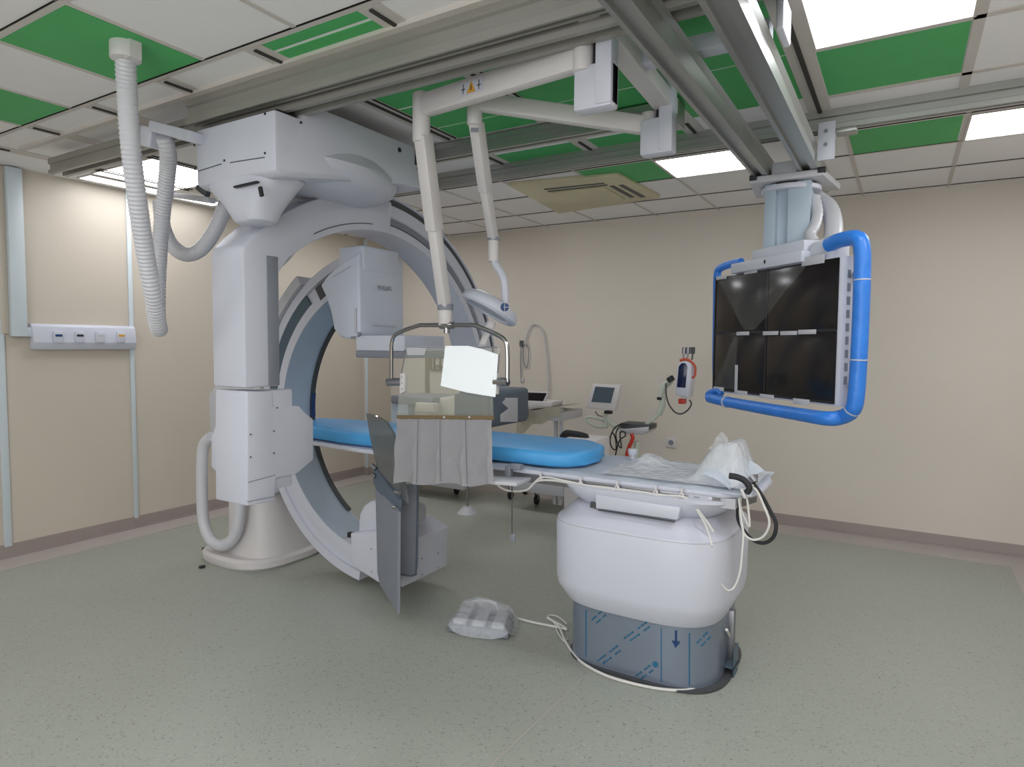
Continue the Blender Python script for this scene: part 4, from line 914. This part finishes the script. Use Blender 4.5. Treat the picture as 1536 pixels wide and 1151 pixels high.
obj('body', MB().prism([at(*p, y=YT + .08) for p in ((784, 613), (826, 611), (828, 603), (786, 601))], (0, .25, 0), .01), 'offwhite', t)
sc_ = obj('display', MB().prism([at(*p, y=YT + .1) for p in ((782, 606), (790, 587), (823, 588), (815, 607))], (0, .03, 0), .004), 'offwhite', t)
obj('glass', MB().prism([at(*p, y=YT + .097) for p in ((785, 604), (792, 589), (820, 590), (813, 605))], (0, .002, 0)), 'black', sc_)
t = bpy.data.objects['instrument_table']
obj('plug_block', MB().box(at(778, 624, y=YT - .06), at(790, 611, y=YT - .06) + V((0, .04, 0)), .006), 'darkgrey', t)
obj('plug_connector', MB().box(at(779, 615, y=YT - .065), at(786, 611, y=YT - .065) + V((0, .01, 0)), .003), 'palegrey', t)
# white box with black device behind the mattress
YW = 4.7
t = thing('storage_box', at(865, 680, y=YW), 'open white box behind the mattress, against the back of the table', 'box')
b0, b1 = at(846, 700, y=YW), at(893, 661, y=YW)
obj('shell', MB().box((b0.x, YW, .25), (b1.x, YW + .3, b1.z), .01), 'offwhite', t)
for dx in (.05, .2): obj('leg', MB().box((b0.x + dx, YW + .05, 0), (b0.x + dx + .03, YW + .25, .25)), 'palegrey', t)
tag(obj('cable_coil', MB().tube([at(*p, y=YW + .1) for p in ((843, 656), (849, 650), (861, 651), (872, 653), (880, 656), (870, 658), (855, 656), (846, 659), (852, 652), (866, 655), (877, 658))], .026, 8, 5), 'dark'), 'black coiled cable lying on top of the white box', 'cable')
# injector stand
YI = 5.4
t = thing('injector_stand', at(930, 760, z=0), 'pale green floor stand with tray, jointed arm and injector head', 'injector')
px_ = at(955, 700, y=YI).x
obj('post', MB().cyl((px_, YI, .12), (px_, YI, at(955, 662, y=YI).z), .025, n=16), 'green2', t)
obj('foot', MB().cyl((px_, YI, .0), (px_, YI, .12), .22, .06, n=28), 'palegrey', t)
obj('tray', MB().prism([at(*p, y=YI - .08) for p in ((926, 644), (974, 640), (972, 648), (962, 653), (930, 650))], (0, .22, 0), .01), 'palegrey', t)
obj('tray_mat', MB().box(at(930, 642, y=YI - .075), at(974, 638, y=YI - .075) + V((0, .2, 0)), .004), 'darkgrey', t)
obj('cross_arm', MB().tube([at(*p, y=YI) for p in ((935, 645), (920, 638), (910, 628), (907, 620))], .02, 10, 5), 'green2', t)
obj('display_post', MB().cyl(at(908, 640, y=YI), at(909, 618, y=YI), .022, n=12), 'green2', t)
obj('grab_ring', MB().tube([at(*p, y=YI - .02) for p in ((912, 640), (895, 640), (881, 632), (879, 627), (888, 626), (905, 631))], .014, 10, 6), 'green2', t)
obj('red_holder', MB().tube([at(*p, y=YI - .1) for p in ((947, 651), (949, 658), (944, 670), (940, 684))], .017, 10, 5), 'red', t)
obj('arm', MB().obox(at(964, 642, y=YI), at(990, 620, y=YI), .03, .03, .008).tube([at(*p, y=YI) for p in ((988, 622), (993, 610), (994, 596))], .027, 12, 5), 'green2', t)
obj('joint_collar', MB().cyl(at(991, 596, y=YI), at(991, 600, y=YI), .032).cyl(at(1004, 566, y=YI - .05), at(1008, 572, y=YI - .05), .03), 'dark', t)
obj('forearm', MB().tube([at(*p, y=YI - .02) for p in ((991, 594), (996, 580), (1004, 572), (1006, 564))], .03, 12, 5), 'green2', t)
ij = obj('injector_head', MB().prism([at(*p, y=YI - .12) for p in ((1018, 544), (1030, 542), (1037, 547), (1036, 570), (1032, 598), (1012, 592), (1013, 570))], (0, .14, 0), .012), 'white', t)
obj('injector_display', MB().prism([at(*p, y=YI - .124) for p in ((1018, 550), (1022, 545), (1028, 545), (1031, 550), (1028, 582), (1015, 581))], (0, .004, 0), .002), 'navy', ij)
obj('red_tip', MB().box(at(1017, 606, y=YI - .1), at(1027, 599, y=YI - .1) + V((0, .06, 0)), .006), 'red', ij)
obj('syringe_guard', MB().tube([at(*p, y=YI - .08) for p in ((1020, 541), (1030, 540), (1040, 546), (1043, 553), (1042, 564), (1037, 567))], .010, 8, 5).tube([at(*p, y=YI - .08) for p in ((1020, 541), (1028, 539), (1036, 542))], .012, 8, 4), 'orange', ij)
for px in (1026, 1032, 1039):
    obj('syringe_rod', MB().cyl(at(px - 1, 540, y=YI - .08), at(px + .5, 524, y=YI - .08), .007, n=8).cyl(at(px, 531, y=YI - .08), at(px + .5, 521, y=YI - .08), .018, n=12), 'steel' if px < 1039 else 'darkgrey', ij)
obj('supply_cable', MB().tube([at(*p, y=YI - .1) for p in ((999, 575), (999, 590), (1003, 606), (1012, 618), (1022, 621), (1032, 615), (1037, 606), (1034, 600))], .007, 8, 6), 'darkgrey', t)
obj('cable_bundle', MB().tube([at(*p, y=YI - .12) for p in ((943, 637), (930, 637), (920, 645), (915, 660), (918, 672), (924, 674), (923, 658), (918, 650), (912, 668), (909, 690))], .006, 6, 6).tube([at(*p, y=YI - .13) for p in ((930, 638), (924, 650), (926, 664), (932, 672), (930, 650), (936, 648), (938, 654), (930, 660), (925, 675), (922, 690))], .006, 6, 6), 'dark', t)
dm = [(889, 576), (930, 578), (922, 617), (878, 612)]
dsp = obj('touch_display', MB().prism([at(*p, y=YI - .14) for p in dm], (.0, .06, 0), .008), 'offwhite', t)
obj('lcd', MB().prism([at(*p, y=YI - .144) for p in ((893, 580), (922, 582), (916, 605), (887, 603))], (0, .003, 0)), 'screenoff', dsp)
obj('lcd_mount', MB().box(at(906, 621, y=YI - .1), at(916, 617, y=YI - .1) + V((0, .05, 0)), .003), 'dark', dsp)
obj('lcd_cable', MB().tube([at(*p, y=YI - .08) for p in ((893, 617), (897, 623), (904, 625))], .005, 6, 4), 'darkgrey', dsp)
# ------------------------------------------------------------------ world and look
w = bpy.data.worlds.new('world'); S.world = w; w.use_nodes = True
w.node_tree.nodes['Background'].inputs[0].default_value = (.8, .85, .95, 1); w.node_tree.nodes['Background'].inputs[1].default_value = .3
S.view_settings.view_transform = 'Standard'; S.view_settings.look = 'None'; S.view_settings.exposure = -.33
S.cycles.use_denoising = True
S.cycles.max_bounces = 10; S.cycles.transparent_max_bounces = 16
